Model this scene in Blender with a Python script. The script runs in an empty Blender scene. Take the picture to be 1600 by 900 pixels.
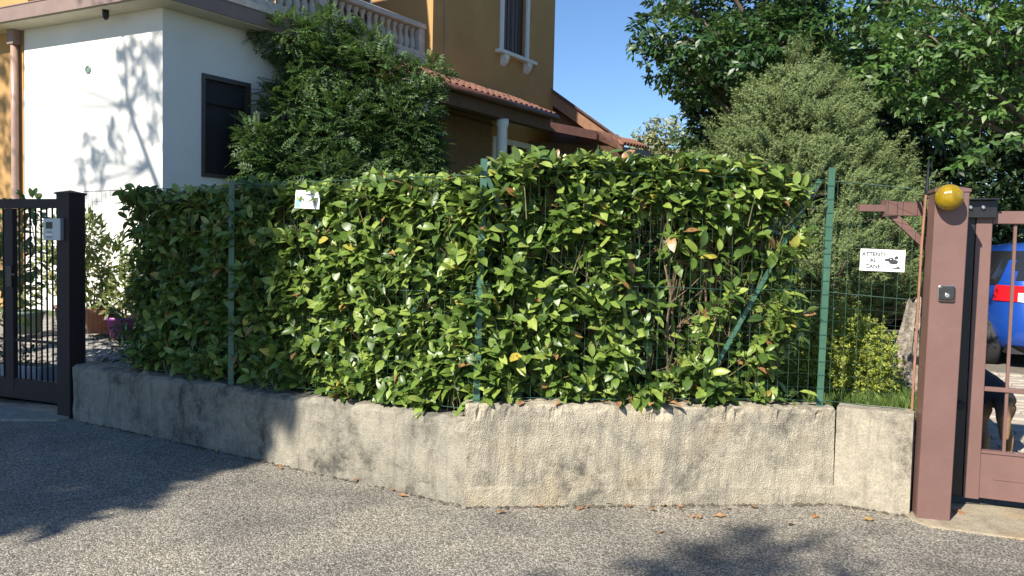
import bpy, math, random
import numpy as np
from mathutils import Vector, Matrix, noise as mnoise
random.seed(7)
RNG = np.random.default_rng(7)
scene = bpy.context.scene
COL = scene.collection
R = math.radians

# ------------------------------------------------------------------ camera
TH = math.atan(60 / 1250.0); PH = math.atan(0.022)
cf = Vector((0, math.cos(TH), -math.sin(TH)))
r0 = Vector((1, 0, 0)); u0 = Vector((0, math.sin(TH), math.cos(TH)))
cr = r0 * math.cos(PH) + u0 * math.sin(PH)
cu = u0 * math.cos(PH) - r0 * math.sin(PH)
cam_data = bpy.data.cameras.new('camera')
cam = bpy.data.objects.new('camera', cam_data); COL.objects.link(cam)
cam.matrix_world = Matrix(((cr.x, cu.x, -cf.x, 0), (cr.y, cu.y, -cf.y, 0), (cr.z, cu.z, -cf.z, 1.6), (0, 0, 0, 1)))
cam_data.sensor_width = 36.0
cam_data.lens = 36.0 * 1250.0 / 1600.0
cam_data.clip_start = 0.05; cam_data.clip_end = 1500
scene.camera = cam

# ------------------------------------------------------------------ sky, sun, exposure
SUN_EL = R(38.0)
sun_to = Vector((-0.64 * math.cos(SUN_EL), -0.768 * math.cos(SUN_EL), math.sin(SUN_EL))).normalized()
world = bpy.data.worlds.new('World'); scene.world = world; world.use_nodes = True
wn = world.node_tree; wn.nodes.clear()
sky = wn.nodes.new('ShaderNodeTexSky'); sky.sky_type = 'NISHITA'; sky.sun_disc = False
sky.sun_elevation = SUN_EL
sky.sun_rotation = math.atan2(sun_to.x, sun_to.y)
sky.altitude = 400; sky.air_density = 1.0; sky.dust_density = 0.0; sky.ozone_density = 7.0
bg = wn.nodes.new('ShaderNodeBackground'); bg.inputs['Strength'].default_value = 0.09
wo = wn.nodes.new('ShaderNodeOutputWorld')
wn.links.new(sky.outputs[0], bg.inputs[0]); wn.links.new(bg.outputs[0], wo.inputs[0])
sl = bpy.data.lights.new('sun', 'SUN'); sl.energy = 5.0; sl.angle = R(0.55); sl.color = (1.0, 0.93, 0.82)
so = bpy.data.objects.new('sun', sl); COL.objects.link(so)
so.rotation_euler = sun_to.to_track_quat('Z', 'Y').to_euler(); so.location = sun_to * 40
scene.view_settings.view_transform = 'Standard'; scene.view_settings.look = 'None'
scene.view_settings.gamma = 1.0; scene.view_settings.use_curve_mapping = False
scene.view_settings.exposure = 0.88

# ------------------------------------------------------------------ helpers: objects
def tag(o, label=None, cat=None, group=None, kind=None):
    if label: o['label'] = label
    if cat: o['category'] = cat
    if group: o['group'] = group
    if kind: o['kind'] = kind
    return o

def thing(name, label, cat, loc, group=None):
    o = bpy.data.objects.new(name, None); COL.objects.link(o)
    o.location = loc; o.empty_display_size = 0.1
    return tag(o, label, cat, group)

ORG = {}
def origin_of(p):
    if p is None: return Vector((0, 0, 0))
    while p.parent is not None: p = p.parent
    return Vector(p.location)

def link_mesh(name, me, mat, parent=None, smooth=False):
    if mat is not None: me.materials.append(mat)
    o = bpy.data.objects.new(name, me); COL.objects.link(o)
    if parent is not None: o.parent = parent
    if smooth: me.polygons.foreach_set('use_smooth', np.ones(len(me.polygons), dtype=bool))
    return o

class MB:
    """collects shapes (world coordinates) and links them as one mesh object"""
    def __init__(s): s.v = []; s.f = []
    def quadmesh(s, vs, fs):
        n = len(s.v); s.v += [tuple(v) for v in vs]; s.f += [tuple(i + n for i in f) for f in fs]; return s
    def obox(s, c, ax, ay, az):
        c, ax, ay, az = Vector(c), Vector(ax), Vector(ay), Vector(az)
        vs = [c + i * ax + j * ay + k * az for k in (-1, 1) for j in (-1, 1) for i in (-1, 1)]
        return s.quadmesh(vs, [(0, 2, 3, 1), (4, 5, 7, 6), (0, 1, 5, 4), (2, 6, 7, 3), (0, 4, 6, 2), (1, 3, 7, 5)])
    def box(s, x0, x1, y0, y1, z0, z1):
        return s.obox(((x0 + x1) / 2, (y0 + y1) / 2, (z0 + z1) / 2), ((x1 - x0) / 2, 0, 0), (0, (y1 - y0) / 2, 0), (0, 0, (z1 - z0) / 2))
    def bar(s, p, q, w, h, up=(0, 0, 1)):
        p, q = Vector(p), Vector(q); d = (q - p); l = d.length; d = d / l
        u = Vector(up); x = d.cross(u)
        if x.length < 1e-4: x = d.cross(Vector((0, 1, 0)))
        x.normalize(); u = x.cross(d).normalized()
        return s.obox((p + q) / 2, x * w / 2, d * l / 2, u * h / 2)
    def bbox(s, c, ax, ay, az, bev):
        """box bevelled on its vertical (az) edges and top edges"""
        c, ax, ay, az = Vector(c), Vector(ax), Vector(ay), Vector(az)
        lx, ly, lz = ax.length, ay.length, az.length; ex, ey, ez = ax / lx, ay / ly, az / lz
        def ring(k, z):
            b = bev
            pts = [(-lx + k + b, -ly + k), (lx - k - b, -ly + k), (lx - k, -ly + k + b), (lx - k, ly - k - b), (lx - k - b, ly - k), (-lx + k + b, ly - k), (-lx + k, ly - k - b), (-lx + k, -ly + k + b)]
            return [c + ex * x + ey * y + ez * z for x, y in pts]
        rs = [ring(bev, -lz), ring(0, -lz + bev), ring(0, lz - bev), ring(bev, lz)]
        vs = [v for r in rs for v in r]; fs = []
        for i in range(3):
            for j in range(8): fs.append((i * 8 + j, i * 8 + (j + 1) % 8, (i + 1) * 8 + (j + 1) % 8, (i + 1) * 8 + j))
        fs.append(tuple(range(7, -1, -1))); fs.append(tuple(range(24, 32)))
        return s.quadmesh(vs, fs)
    def tube(s, pts, rad, n=6, cap=True):
        pts = [Vector(p) for p in pts]
        if not hasattr(rad, '__len__'): rad = [rad] * len(pts)
        vs = []; ref = None
        for i, p in enumerate(pts):
            d = (pts[min(i + 1, len(pts) - 1)] - pts[max(i - 1, 0)])
            if d.length < 1e-9: d = Vector((0, 0, 1))
            d.normalize()
            if ref is None: ref = d.orthogonal().normalized()
            x = (ref - d * ref.dot(d))
            x = x.normalized() if x.length > 1e-5 else d.orthogonal().normalized()
            ref = x; y = d.cross(x)
            for k in range(n):
                a = 2 * math.pi * k / n
                vs.append(p + (x * math.cos(a) + y * math.sin(a)) * rad[i])
        fs = []
        for i in range(len(pts) - 1):
            for k in range(n): fs.append((i * n + k, i * n + (k + 1) % n, (i + 1) * n + (k + 1) % n, (i + 1) * n + k))
        if cap: fs.append(tuple(range(n - 1, -1, -1))); fs.append(tuple(range((len(pts) - 1) * n, len(pts) * n)))
        return s.quadmesh(vs, fs)
    def lathe(s, c, prof, n=16, axis=(0, 0, 1)):
        c = Vector(c); d = Vector(axis).normalized(); x = d.orthogonal().normalized(); y = d.cross(x); vs = []
        for r, z in prof:
            for k in range(n):
                a = 2 * math.pi * k / n; vs.append(c + d * z + (x * math.cos(a) + y * math.sin(a)) * r)
        fs = []
        for i in range(len(prof) - 1):
            for k in range(n): fs.append((i * n + k, i * n + (k + 1) % n, (i + 1) * n + (k + 1) % n, (i + 1) * n + k))
        fs.append(tuple(range(n - 1, -1, -1))); fs.append(tuple(range((len(prof) - 1) * n, len(prof) * n)))
        return s.quadmesh(vs, fs)
    def prism(s, pts, z0, z1):
        n = len(pts); vs = [(p[0], p[1], z0) for p in pts] + [(p[0], p[1], z1) for p in pts]
        fs = [tuple(range(n - 1, -1, -1)), tuple(range(n, 2 * n))] + [(i, (i + 1) % n, (i + 1) % n + n, i + n) for i in range(n)]
        return s.quadmesh(vs, fs)
    def extr(s, pts, d):
        n = len(pts); d = Vector(d); vs = [Vector(p) for p in pts] + [Vector(p) + d for p in pts]
        fs = [tuple(range(n - 1, -1, -1)), tuple(range(n, 2 * n))] + [(i, (i + 1) % n, (i + 1) % n + n, i + n) for i in range(n)]
        return s.quadmesh(vs, fs)
    def build(s, name, mat, parent=None, smooth=False, label=None, fix=True):
        o0 = origin_of(parent)
        me = bpy.data.meshes.new(name)
        me.from_pydata([(v[0] - o0.x, v[1] - o0.y, v[2] - o0.z) for v in s.v], [], s.f)
        if fix:
            import bmesh
            bm = bmesh.new(); bm.from_mesh(me); bmesh.ops.recalc_face_normals(bm, faces=bm.faces); bm.to_mesh(me); bm.free()
        o = link_mesh(name, me, mat, parent, smooth)
        if label: o['label'] = label
        return o

def copy_obj(o, parent=None, loc=None, rot=None):
    c = o.copy(); COL.objects.link(c)
    if parent is not None: c.parent = parent
    if loc is not None: c.location = loc
    if rot is not None: c.rotation_euler = rot
    return c

# ------------------------------------------------------------------ helpers: materials
def new_mat(name):
    m = bpy.data.materials.new(name); m.use_nodes = True
    nt = m.node_tree; b = nt.nodes['Principled BSDF']
    return m, nt, b

def noise_node(nt, scale, detail=4, rough=0.6, co=None, dist=0.0):
    n = nt.nodes.new('ShaderNodeTexNoise'); n.inputs['Scale'].default_value = scale
    n.inputs['Detail'].default_value = detail; n.inputs['Roughness'].default_value = rough
    n.inputs['Distortion'].default_value = dist
    if co is not None: nt.links.new(co, n.inputs['Vector'])
    return n

def ramp(nt, src, stops):
    r = nt.nodes.new('ShaderNodeValToRGB'); e = r.color_ramp.elements
    while len(e) < len(stops): e.new(0.5)
    for i, (p, c) in enumerate(stops): e[i].position = p; e[i].color = (*c, 1) if len(c) == 3 else c
    nt.links.new(src, r.inputs[0]); return r

def mixc(nt, fac, a, b, mode='MIX'):
    m = nt.nodes.new('ShaderNodeMix'); m.data_type = 'RGBA'; m.blend_type = mode
    for s, v in ((m.inputs[0], fac), (m.inputs[6], a), (m.inputs[7], b)):
        if isinstance(v, (int, float)): s.default_value = v
        elif isinstance(v, tuple): s.default_value = (*v, 1)
        else: nt.links.new(v, s)
    return m.outputs[2]

def bump(nt, b, h, dist=0.01, strength=0.6, prev=None):
    n = nt.nodes.new('ShaderNodeBump'); n.inputs['Distance'].default_value = dist; n.inputs['Strength'].default_value = strength
    nt.links.new(h, n.inputs['Height'])
    if prev is not None: nt.links.new(prev, n.inputs['Normal'])
    nt.links.new(n.outputs[0], b.inputs['Normal']); return n.outputs[0]

def mat(name, c, rough=0.6, var=0.15, scale=6.0, bmp=0.0, bscale=60.0, metal=0.0, spec=0.5, c2=None, wear=0.0):
    m, nt, b = new_mat(name)
    tc = nt.nodes.new('ShaderNodeTexCoord').outputs['Object']
    n = noise_node(nt, scale, 6, 0.65, tc)
    lo = tuple(x * (1 - var) for x in c); hi = tuple(min(1, x * (1 + var)) for x in (c2 or c))
    rp = ramp(nt, n.outputs[0], [(0.3, lo), (0.7, hi)])
    col = rp.outputs[0]
    if wear > 0:
        n2 = noise_node(nt, scale * 5, 8, 0.75, tc)
        w = ramp(nt, n2.outputs[0], [(0.58, (0, 0, 0)), (0.72, (wear, wear, wear))])
        col = mixc(nt, w.outputs[0], col, tuple(x * 0.45 for x in c))
    nt.links.new(col, b.inputs['Base Color'])
    rr = ramp(nt, n.outputs[0], [(0.25, (max(0, rough - 0.08),) * 3), (0.75, (min(1, rough + 0.08),) * 3)])
    nt.links.new(rr.outputs[0], b.inputs['Roughness'])
    b.inputs['Metallic'].default_value = metal; b.inputs['Specular IOR Level'].default_value = spec
    if bmp > 0:
        nb = noise_node(nt, bscale, 5, 0.6, tc); bump(nt, b, nb.outputs[0], bmp, 0.8)
    return m

def leafmat(name, stops, rough=0.4, trans=0.25, tcol=(0.25, 0.4, 0.05), spec=0.5, grain=None):
    m, nt, b = new_mat(name)
    geo = nt.nodes.new('ShaderNodeNewGeometry'); oi = nt.nodes.new('ShaderNodeObjectInfo')
    ad = nt.nodes.new('ShaderNodeMath'); ad.operation = 'ADD'
    nt.links.new(geo.outputs['Random Per Island'], ad.inputs[0]); nt.links.new(oi.outputs['Random'], ad.inputs[1])
    fr = nt.nodes.new('ShaderNodeMath'); fr.operation = 'FRACT'; nt.links.new(ad.outputs[0], fr.inputs[0])
    rp = ramp(nt, fr.outputs[0], stops)
    tc = nt.nodes.new('ShaderNodeTexCoord').outputs['Object']
    n = noise_node(nt, 45.0 if grain is None else grain, 3, 0.6, tc)
    g = ramp(nt, n.outputs[0], [(0.3, (0.75, 0.75, 0.75)), (0.7, (1.2, 1.2, 1.2))])
    col = mixc(nt, 1.0, rp.outputs[0], g.outputs[0], 'MULTIPLY')
    back = mixc(nt, 0.45, col, (0.16, 0.22, 0.09))
    c2 = mixc(nt, geo.outputs['Backfacing'], col, back)
    nt.links.new(c2, b.inputs['Base Color'])
    b.inputs['Roughness'].default_value = rough; b.inputs['Specular IOR Level'].default_value = spec
    t = nt.nodes.new('ShaderNodeBsdfTranslucent')
    tm = mixc(nt, 0.5, c2, tcol); nt.links.new(tm, t.inputs[0])
    mx = nt.nodes.new('ShaderNodeMixShader'); mx.inputs[0].default_value = trans
    nt.links.new(b.outputs[0], mx.inputs[1]); nt.links.new(t.outputs[0], mx.inputs[2])
    nt.links.new(mx.outputs[0], nt.nodes['Material Output'].inputs[0])
    return m

def asphalt_mat():
    m, nt, b = new_mat('asphalt')
    tc = nt.nodes.new('ShaderNodeTexCoord').outputs['Object']
    v = nt.nodes.new('ShaderNodeTexVoronoi'); v.inputs['Scale'].default_value = 120; nt.links.new(tc, v.inputs['Vector'])
    sep = nt.nodes.new('ShaderNodeSeparateColor'); nt.links.new(v.outputs['Color'], sep.inputs[0])
    st = ramp(nt, sep.outputs[0], [(0.0, (0.10, 0.093, 0.082)), (0.45, (0.22, 0.205, 0.178)), (0.8, (0.36, 0.338, 0.292)), (1.0, (0.54, 0.51, 0.44))])
    gap = ramp(nt, v.outputs['Distance'], [(0.4, (1, 1, 1)), (0.85, (0.5, 0.49, 0.47))])
    col = mixc(nt, 1.0, st.outputs[0], gap.outputs[0], 'MULTIPLY')
    big = noise_node(nt, 0.9, 6, 0.65, tc, 0.4)
    bg_ = ramp(nt, big.outputs[0], [(0.32, (0.66, 0.65, 0.645)), (0.48, (1.02, 1.0, 0.97)), (0.68, (1.38, 1.32, 1.2))])
    col = mixc(nt, 1.0, col, bg_.outputs[0], 'MULTIPLY')
    n3 = noise_node(nt, 5.0, 5, 0.7, tc)
    w = ramp(nt, n3.outputs[0], [(0.60, (0, 0, 0)), (0.8, (0.4, 0.4, 0.4))])
    col = mixc(nt, w.outputs[0], col, (0.11, 0.10, 0.09))
    nt.links.new(col, b.inputs['Base Color'])
    b.inputs['Roughness'].default_value = 0.82; b.inputs['Specular IOR Level'].default_value = 0.35
    hh = ramp(nt, v.outputs['Distance'], [(0.0, (1, 1, 1)), (0.8, (0, 0, 0))])
    p = bump(nt, b, hh.outputs[0], 0.0045, 0.8)
    hh2 = noise_node(nt, 220, 2, 0.6, tc)
    bump(nt, b, hh2.outputs[0], 0.002, 0.6, p)
    return m

def concrete_mat(name, base, dark, stain=0.5, scale=1.0, peb=0.006, warm=None):
    m, nt, b = new_mat(name)
    tc = nt.nodes.new('ShaderNodeTexCoord').outputs['Object']
    n1 = noise_node(nt, 2.2 * scale, 8, 0.7, tc, 0.6); n2 = noise_node(nt, 9 * scale, 8, 0.75, tc, 0.3); n3 = noise_node(nt, 90, 4, 0.7, tc)
    c0 = ramp(nt, n2.outputs[0], [(0.3, tuple(x * 0.78 for x in base)), (0.68, tuple(min(1, x * 1.15) for x in base))])
    if warm:
        nw = noise_node(nt, 3.0, 4, 0.6, tc); wf = ramp(nt, nw.outputs[0], [(0.5, (0, 0, 0)), (0.7, (0.6, 0.6, 0.6))])
        c0o = mixc(nt, wf.outputs[0], c0.outputs[0], warm)
    else: c0o = c0.outputs[0]
    s1 = ramp(nt, n1.outputs[0], [(0.45, (0, 0, 0)), (0.64, (stain, stain, stain))])
    s2 = ramp(nt, n2.outputs[0], [(0.36, (1, 1, 1)), (0.56, (0.25, 0.25, 0.25))])
    sf = mixc(nt, 1.0, s1.outputs[0], s2.outputs[0], 'MULTIPLY')
    col = mixc(nt, sf, c0o, dark)
    mp = nt.nodes.new('ShaderNodeMapping'); mp.inputs['Scale'].default_value = (9, 9, 0.9); nt.links.new(tc, mp.inputs['Vector'])
    ns_ = noise_node(nt, 1.0, 6, 0.7, mp.outputs[0], 0.4)
    sk = ramp(nt, ns_.outputs[0], [(0.5, (0, 0, 0)), (0.72, (0.55 * stain,) * 3)])
    col = mixc(nt, sk.outputs[0], col, tuple(x * 1.3 for x in dark))
    n5 = noise_node(nt, 26, 6, 0.8, tc); sp = ramp(nt, n5.outputs[0], [(0.6, (0, 0, 0)), (0.7, (0.7 * stain,) * 3)])
    s1b = ramp(nt, n1.outputs[0], [(0.4, (0.15, 0.15, 0.15)), (0.6, (1, 1, 1))])
    col = mixc(nt, mixc(nt, 1.0, sp.outputs[0], s1b.outputs[0], 'MULTIPLY'), col, dark)
    gr = ramp(nt, n3.outputs[0], [(0.3, (0.72, 0.71, 0.7)), (0.65, (1.12, 1.12, 1.1))])
    col = mixc(nt, 1.0, col, gr.outputs[0], 'MULTIPLY')
    nt.links.new(col, b.inputs['Base Color']); b.inputs['Roughness'].default_value = 0.9; b.inputs['Specular IOR Level'].default_value = 0.25
    v = nt.nodes.new('ShaderNodeTexVoronoi'); v.inputs['Scale'].default_value = 120; nt.links.new(tc, v.inputs['Vector'])
    p = bump(nt, b, v.outputs['Distance'], peb, 0.7)
    bump(nt, b, n2.outputs[0], 0.02, 0.5, p)
    return m

M = {}
M['asphalt'] = asphalt_mat()
M['wall'] = concrete_mat('wall_concrete', (0.43, 0.385, 0.295), (0.10, 0.095, 0.082), 0.95, 1.0, 0.006, (0.46, 0.37, 0.235))
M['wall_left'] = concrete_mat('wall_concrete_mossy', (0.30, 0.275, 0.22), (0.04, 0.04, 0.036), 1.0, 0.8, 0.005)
M['wall_end'] = concrete_mat('wall_concrete_smooth', (0.375, 0.335, 0.26), (0.085, 0.08, 0.07), 1.0, 1.1, 0.002)
M['threshold'] = concrete_mat('threshold_concrete', (0.40, 0.37, 0.31), (0.15, 0.13, 0.11), 0.6, 1.2, 0.004)
M['apron'] = concrete_mat('apron_concrete', (0.38, 0.33, 0.24), (0.20, 0.17, 0.13), 0.6, 1.2, 0.005, (0.40, 0.27, 0.13))
M['soil'] = mat('soil', (0.10, 0.085, 0.06), 0.95, 0.35, 4, 0.02, 30)
M['turf'] = mat('turf', (0.075, 0.115, 0.032), 0.95, 0.35, 3, 0.02, 40)
M['plaster_white'] = mat('white_plaster', (0.70, 0.69, 0.645), 0.9, 0.05, 1.3, 0.002, 160, wear=0.06)
M['plaster_orange'] = mat('orange_plaster', (0.43, 0.25, 0.092), 0.9, 0.14, 1.2, 0.003, 120, wear=0.10)
M['fascia'] = mat('brown_fascia', (0.215, 0.15, 0.125), 0.55, 0.15, 3, 0.0, wear=0.2)
M['soffit'] = mat('soffit', (0.52, 0.48, 0.38), 0.8, 0.1, 3)
M['pipe'] = mat('copper_pipe', (0.36, 0.24, 0.19), 0.4, 0.12, 5, spec=0.6)
M['gatepaint'] = mat('gate_paint', (0.165, 0.092, 0.078), 0.45, 0.12, 3, 0.0008, 70, spec=0.45, wear=0.22)
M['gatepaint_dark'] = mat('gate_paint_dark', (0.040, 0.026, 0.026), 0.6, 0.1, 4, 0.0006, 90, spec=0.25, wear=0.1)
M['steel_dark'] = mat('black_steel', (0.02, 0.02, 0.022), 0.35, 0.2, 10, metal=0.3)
M['greenpaint'] = mat('green_plastic_coat', (0.052, 0.13, 0.085), 0.45, 0.18, 7, 0.0, wear=0.3)
M['wire'] = mat('green_wire', (0.035, 0.09, 0.06), 0.45, 0.2, 9)
M['stone'] = mat('balustrade_stone', (0.46, 0.43, 0.38), 0.9, 0.2, 5, 0.003, 60, wear=0.4)
M['frame_white'] = mat('window_surround', (0.74, 0.73, 0.69), 0.8, 0.06, 5)
M['shutter'] = mat('brown_shutter', (0.075, 0.045, 0.035), 0.5, 0.2, 8)
M['darkframe'] = mat('dark_frame', (0.055, 0.045, 0.042), 0.45, 0.15, 8)
M['timber'] = mat('dark_timber', (0.11, 0.062, 0.038), 0.7, 0.3, 5, 0.002, 60)
M['timber_mid'] = mat('brown_timber', (0.27, 0.14, 0.075), 0.65, 0.2, 6, 0.002, 60)
M['tile'] = mat('terracotta_tile', (0.25, 0.10, 0.065), 0.85, 0.32, 9, 0.003, 60, c2=(0.33, 0.165, 0.11), wear=0.5)
M['copper_gutter'] = mat('dark_gutter', (0.10, 0.045, 0.035), 0.5, 0.2, 8)
M['reed'] = mat('reed_screen', (0.20, 0.125, 0.065), 0.85, 0.3, 20)
M['terracotta'] = mat('terracotta', (0.36, 0.155, 0.085), 0.8, 0.15, 6, 0.002, 60)
M['pot_green'] = mat('green_plastic_pot', (0.13, 0.19, 0.15), 0.45, 0.1, 6)
M['pot_purple'] = mat('purple_plastic_pot', (0.27, 0.06, 0.26), 0.4, 0.1, 6)
M['pot_brown'] = mat('brown_pot', (0.15, 0.08, 0.05), 0.6, 0.15, 6)
M['pot_grey'] = mat('grey_trough', (0.36, 0.38, 0.40), 0.7, 0.12, 6)
M['bark'] = mat('bark', (0.13, 0.10, 0.075), 0.95, 0.35, 12, 0.02, 26)
M['twig'] = mat('twig', (0.20, 0.135, 0.085), 0.85, 0.35, 20)
M['twig_green'] = mat('green_twig', (0.17, 0.17, 0.07), 0.8, 0.3, 20)
M['plate'] = mat('sign_white', (0.86, 0.86, 0.84), 0.4, 0.03, 9)
M['ink'] = mat('sign_ink', (0.05, 0.05, 0.055), 0.6, 0.1, 9)
M['ink_pale'] = mat('sign_faded_ink', (0.30, 0.31, 0.34), 0.6, 0.1, 9)
M['ink_teal'] = mat('sign_teal_print', (0.20, 0.48, 0.48), 0.6, 0.1, 9)
M['intercom'] = mat('intercom_metal', (0.42, 0.44, 0.46), 0.4, 0.08, 9, metal=0.4)
M['paver'] = mat('paver', (0.36, 0.31, 0.25), 0.9, 0.25, 5, 0.004, 70, wear=0.2)
M['paver_joint'] = mat('paver_joint', (0.16, 0.14, 0.11), 0.95, 0.2, 8, 0.004, 60)
M['cobble'] = mat('cobble', (0.24, 0.225, 0.20), 0.85, 0.3, 6, 0.006, 40)
M['rebar'] = mat('rusty_rod', (0.28, 0.14, 0.09), 0.7, 0.25, 15)
M['dry'] = leafmat('dry_leaf', [(0, (0.30, 0.15, 0.06)), (0.4, (0.38, 0.22, 0.10)), (0.8, (0.26, 0.13, 0.07)), (1, (0.45, 0.30, 0.10))], 0.7, 0.15, (0.4, 0.2, 0.05))
M['laurel'] = leafmat('laurel_leaf', [(0, (0.042, 0.085, 0.018)), (0.35, (0.09, 0.155, 0.028)), (0.65, (0.155, 0.235, 0.042)), (0.88, (0.25, 0.33, 0.065)), (0.970, (0.31, 0.37, 0.085)), (0.976, (0.40, 0.33, 0.05)), (0.984, (0.30, 0.17, 0.07)), (1, (0.28, 0.14, 0.06))], 0.40, 0.18, (0.28, 0.42, 0.04), 0.5)
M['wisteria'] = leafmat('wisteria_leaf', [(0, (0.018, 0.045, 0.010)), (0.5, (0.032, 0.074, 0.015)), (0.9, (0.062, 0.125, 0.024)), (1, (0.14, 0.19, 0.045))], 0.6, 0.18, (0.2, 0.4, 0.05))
M['conifer'] = leafmat('conifer_needle', [(0, (0.09, 0.14, 0.045)), (0.5, (0.18, 0.235, 0.08)), (0.9, (0.29, 0.335, 0.12)), (1, (0.42, 0.38, 0.15))], 0.6, 0.15, (0.2, 0.3, 0.06), 0.3)
M['golden'] = leafmat('golden_shrub', [(0, (0.17, 0.22, 0.03)), (0.5, (0.28, 0.33, 0.05)), (1, (0.40, 0.42, 0.08))], 0.55, 0.2, (0.3, 0.4, 0.05), 0.3)
M['tree_dark'] = leafmat('dark_tree_leaf', [(0, (0.016, 0.046, 0.012)), (0.5, (0.026, 0.072, 0.018)), (0.9, (0.05, 0.11, 0.024)), (1, (0.08, 0.14, 0.03))], 0.42, 0.22, (0.15, 0.3, 0.04))
M['tree_light'] = leafmat('light_tree_leaf', [(0, (0.035, 0.085, 0.018)), (0.5, (0.065, 0.14, 0.030)), (0.9, (0.11, 0.20, 0.045)), (1, (0.16, 0.25, 0.06))], 0.45, 0.28, (0.2, 0.4, 0.05))
M['evergreen'] = leafmat('evergreen_leaf', [(0, (0.012, 0.03, 0.010)), (0.6, (0.022, 0.05, 0.015)), (1, (0.04, 0.08, 0.02))], 0.5, 0.12, (0.1, 0.2, 0.03))
M['variegated'] = leafmat('pale_shrub_leaf', [(0, (0.14, 0.17, 0.06)), (0.5, (0.26, 0.28, 0.12)), (1, (0.38, 0.37, 0.20))], 0.5, 0.25, (0.4, 0.4, 0.15))
M['potplant'] = leafmat('pot_plant_leaf', [(0, (0.08, 0.13, 0.025)), (0.5, (0.17, 0.22, 0.05)), (0.85, (0.28, 0.30, 0.09)), (1, (0.36, 0.26, 0.10))], 0.5, 0.35, (0.35, 0.45, 0.08))
M['grass'] = leafmat('grass_blade', [(0, (0.09, 0.16, 0.025)), (0.5, (0.16, 0.27, 0.045)), (1, (0.27, 0.35, 0.08))], 0.5, 0.3, (0.25, 0.4, 0.05))
M['stump'] = mat('weathered_wood', (0.17, 0.14, 0.105), 0.95, 0.45, 18, 0.03, 30, c2=(0.30, 0.26, 0.21), wear=0.9)

def glass_mat(name, c, rough=0.05, spec=0.8):
    m, nt, b = new_mat(name); b.inputs['Base Color'].default_value = (*c, 1); b.inputs['Roughness'].default_value = rough
    b.inputs['Specular IOR Level'].default_value = spec
    return m
M['glass_dark'] = glass_mat('dark_glass', (0.018, 0.02, 0.024), 0.08, 0.6)
M['mosquito'] = glass_mat('window_screen', (0.020, 0.021, 0.024), 0.6, 0.3)
def amber():
    m, nt, b = new_mat('amber_plastic')
    tc = nt.nodes.new('ShaderNodeTexCoord').outputs['Object']
    n = noise_node(nt, 14, 4, 0.6, tc)
    rp = ramp(nt, n.outputs[0], [(0.3, (0.20, 0.125, 0.004)), (0.7, (0.36, 0.245, 0.012))])
    nt.links.new(rp.outputs[0], b.inputs['Base Color']); b.inputs['Roughness'].default_value = 0.16
    b.inputs['Subsurface Weight'].default_value = 0.2; b.inputs['Subsurface Radius'].default_value = (0.05, 0.03, 0.005)
    w = nt.nodes.new('ShaderNodeTexWave'); w.inputs['Scale'].default_value = 40; nt.links.new(tc, w.inputs['Vector'])
    bump(nt, b, w.outputs[0], 0.002, 0.35); return m
M['amber'] = amber()
def carpaint():
    m, nt, b = new_mat('blue_car_paint'); b.inputs['Base Color'].default_value = (0.014, 0.075, 0.40, 1); b.inputs['Roughness'].default_value = 0.3
    b.inputs['Metallic'].default_value = 0.25; b.inputs['Coat Weight'].default_value = 1.0; b.inputs['Coat Roughness'].default_value = 0.04; return m
M['car'] = carpaint()
M['tail'] = glass_mat('red_lens', (0.55, 0.012, 0.02), 0.12, 0.7)
M['rubber'] = mat('rubber', (0.022, 0.022, 0.022), 0.8, 0.2, 10)
M['rim'] = mat('alloy', (0.45, 0.46, 0.47), 0.3, 0.05, 10, metal=0.8)
M['plastic_black'] = mat('black_plastic', (0.025, 0.025, 0.027), 0.55, 0.15, 10)
M['chrome'] = mat('brushed_steel', (0.6, 0.6, 0.6), 0.3, 0.05, 20, metal=0.9)

# ------------------------------------------------------------------ helpers: foliage
def nrm(a): return a / np.maximum(np.linalg.norm(a, axis=-1, keepdims=True), 1e-9)

def leaf_tpl(wr=0.42, fold=0.25, bend=0.18, n=4, wave=0.0, pw=0.85, ex=0.8):
    """one leaf, base at the origin, unit length along +y, upper side +z; triangles only"""
    v = []; f = []
    for i in range(n + 1):
        t = i / n; w = wr / 2 * (math.sin(math.pi * t ** pw) ** ex if 0 < i < n else 0)
        z = -bend * t * t + 0.06 * t
        if i in (0, n): v.append([(0, t, z)])
        else: v.append([(-w, t, z + fold * w + wave * math.sin(t * 9)), (0, t, z), (w, t, z + fold * w - wave * math.sin(t * 8 + 1))])
    vs = []; ids = []
    for r in v: ids.append(list(range(len(vs), len(vs) + len(r)))); vs += r
    for i in range(n):
        a, b = ids[i], ids[i + 1]
        if len(a) == 1: f += [(a[0], b[1], b[0]), (a[0], b[2], b[1])]
        elif len(b) == 1: f += [(a[0], a[1], b[0]), (a[1], a[2], b[0])]
        else: f += [(a[0], a[1], b[1]), (a[0], b[1], b[0]), (a[1], a[2], b[2]), (a[1], b[2], b[1])]
    return np.array(vs, float), np.array(f, int)

def compose(tpl, items):
    """several leaves into one template: items of (pos, dir, normal, scale)"""
    V = []; Fc = []; n = 0
    for p, d, nn, s in items:
        d = Vector(d).normalized(); nn = Vector(nn); x = d.cross(nn).normalized(); z = x.cross(d)
        A = np.array([x, d, z]); V.append(tpl[0] @ A * s + np.array(p)); Fc.append(tpl[1] + n); n += len(tpl[0])
    return np.vstack(V), np.vstack(Fc)

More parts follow.
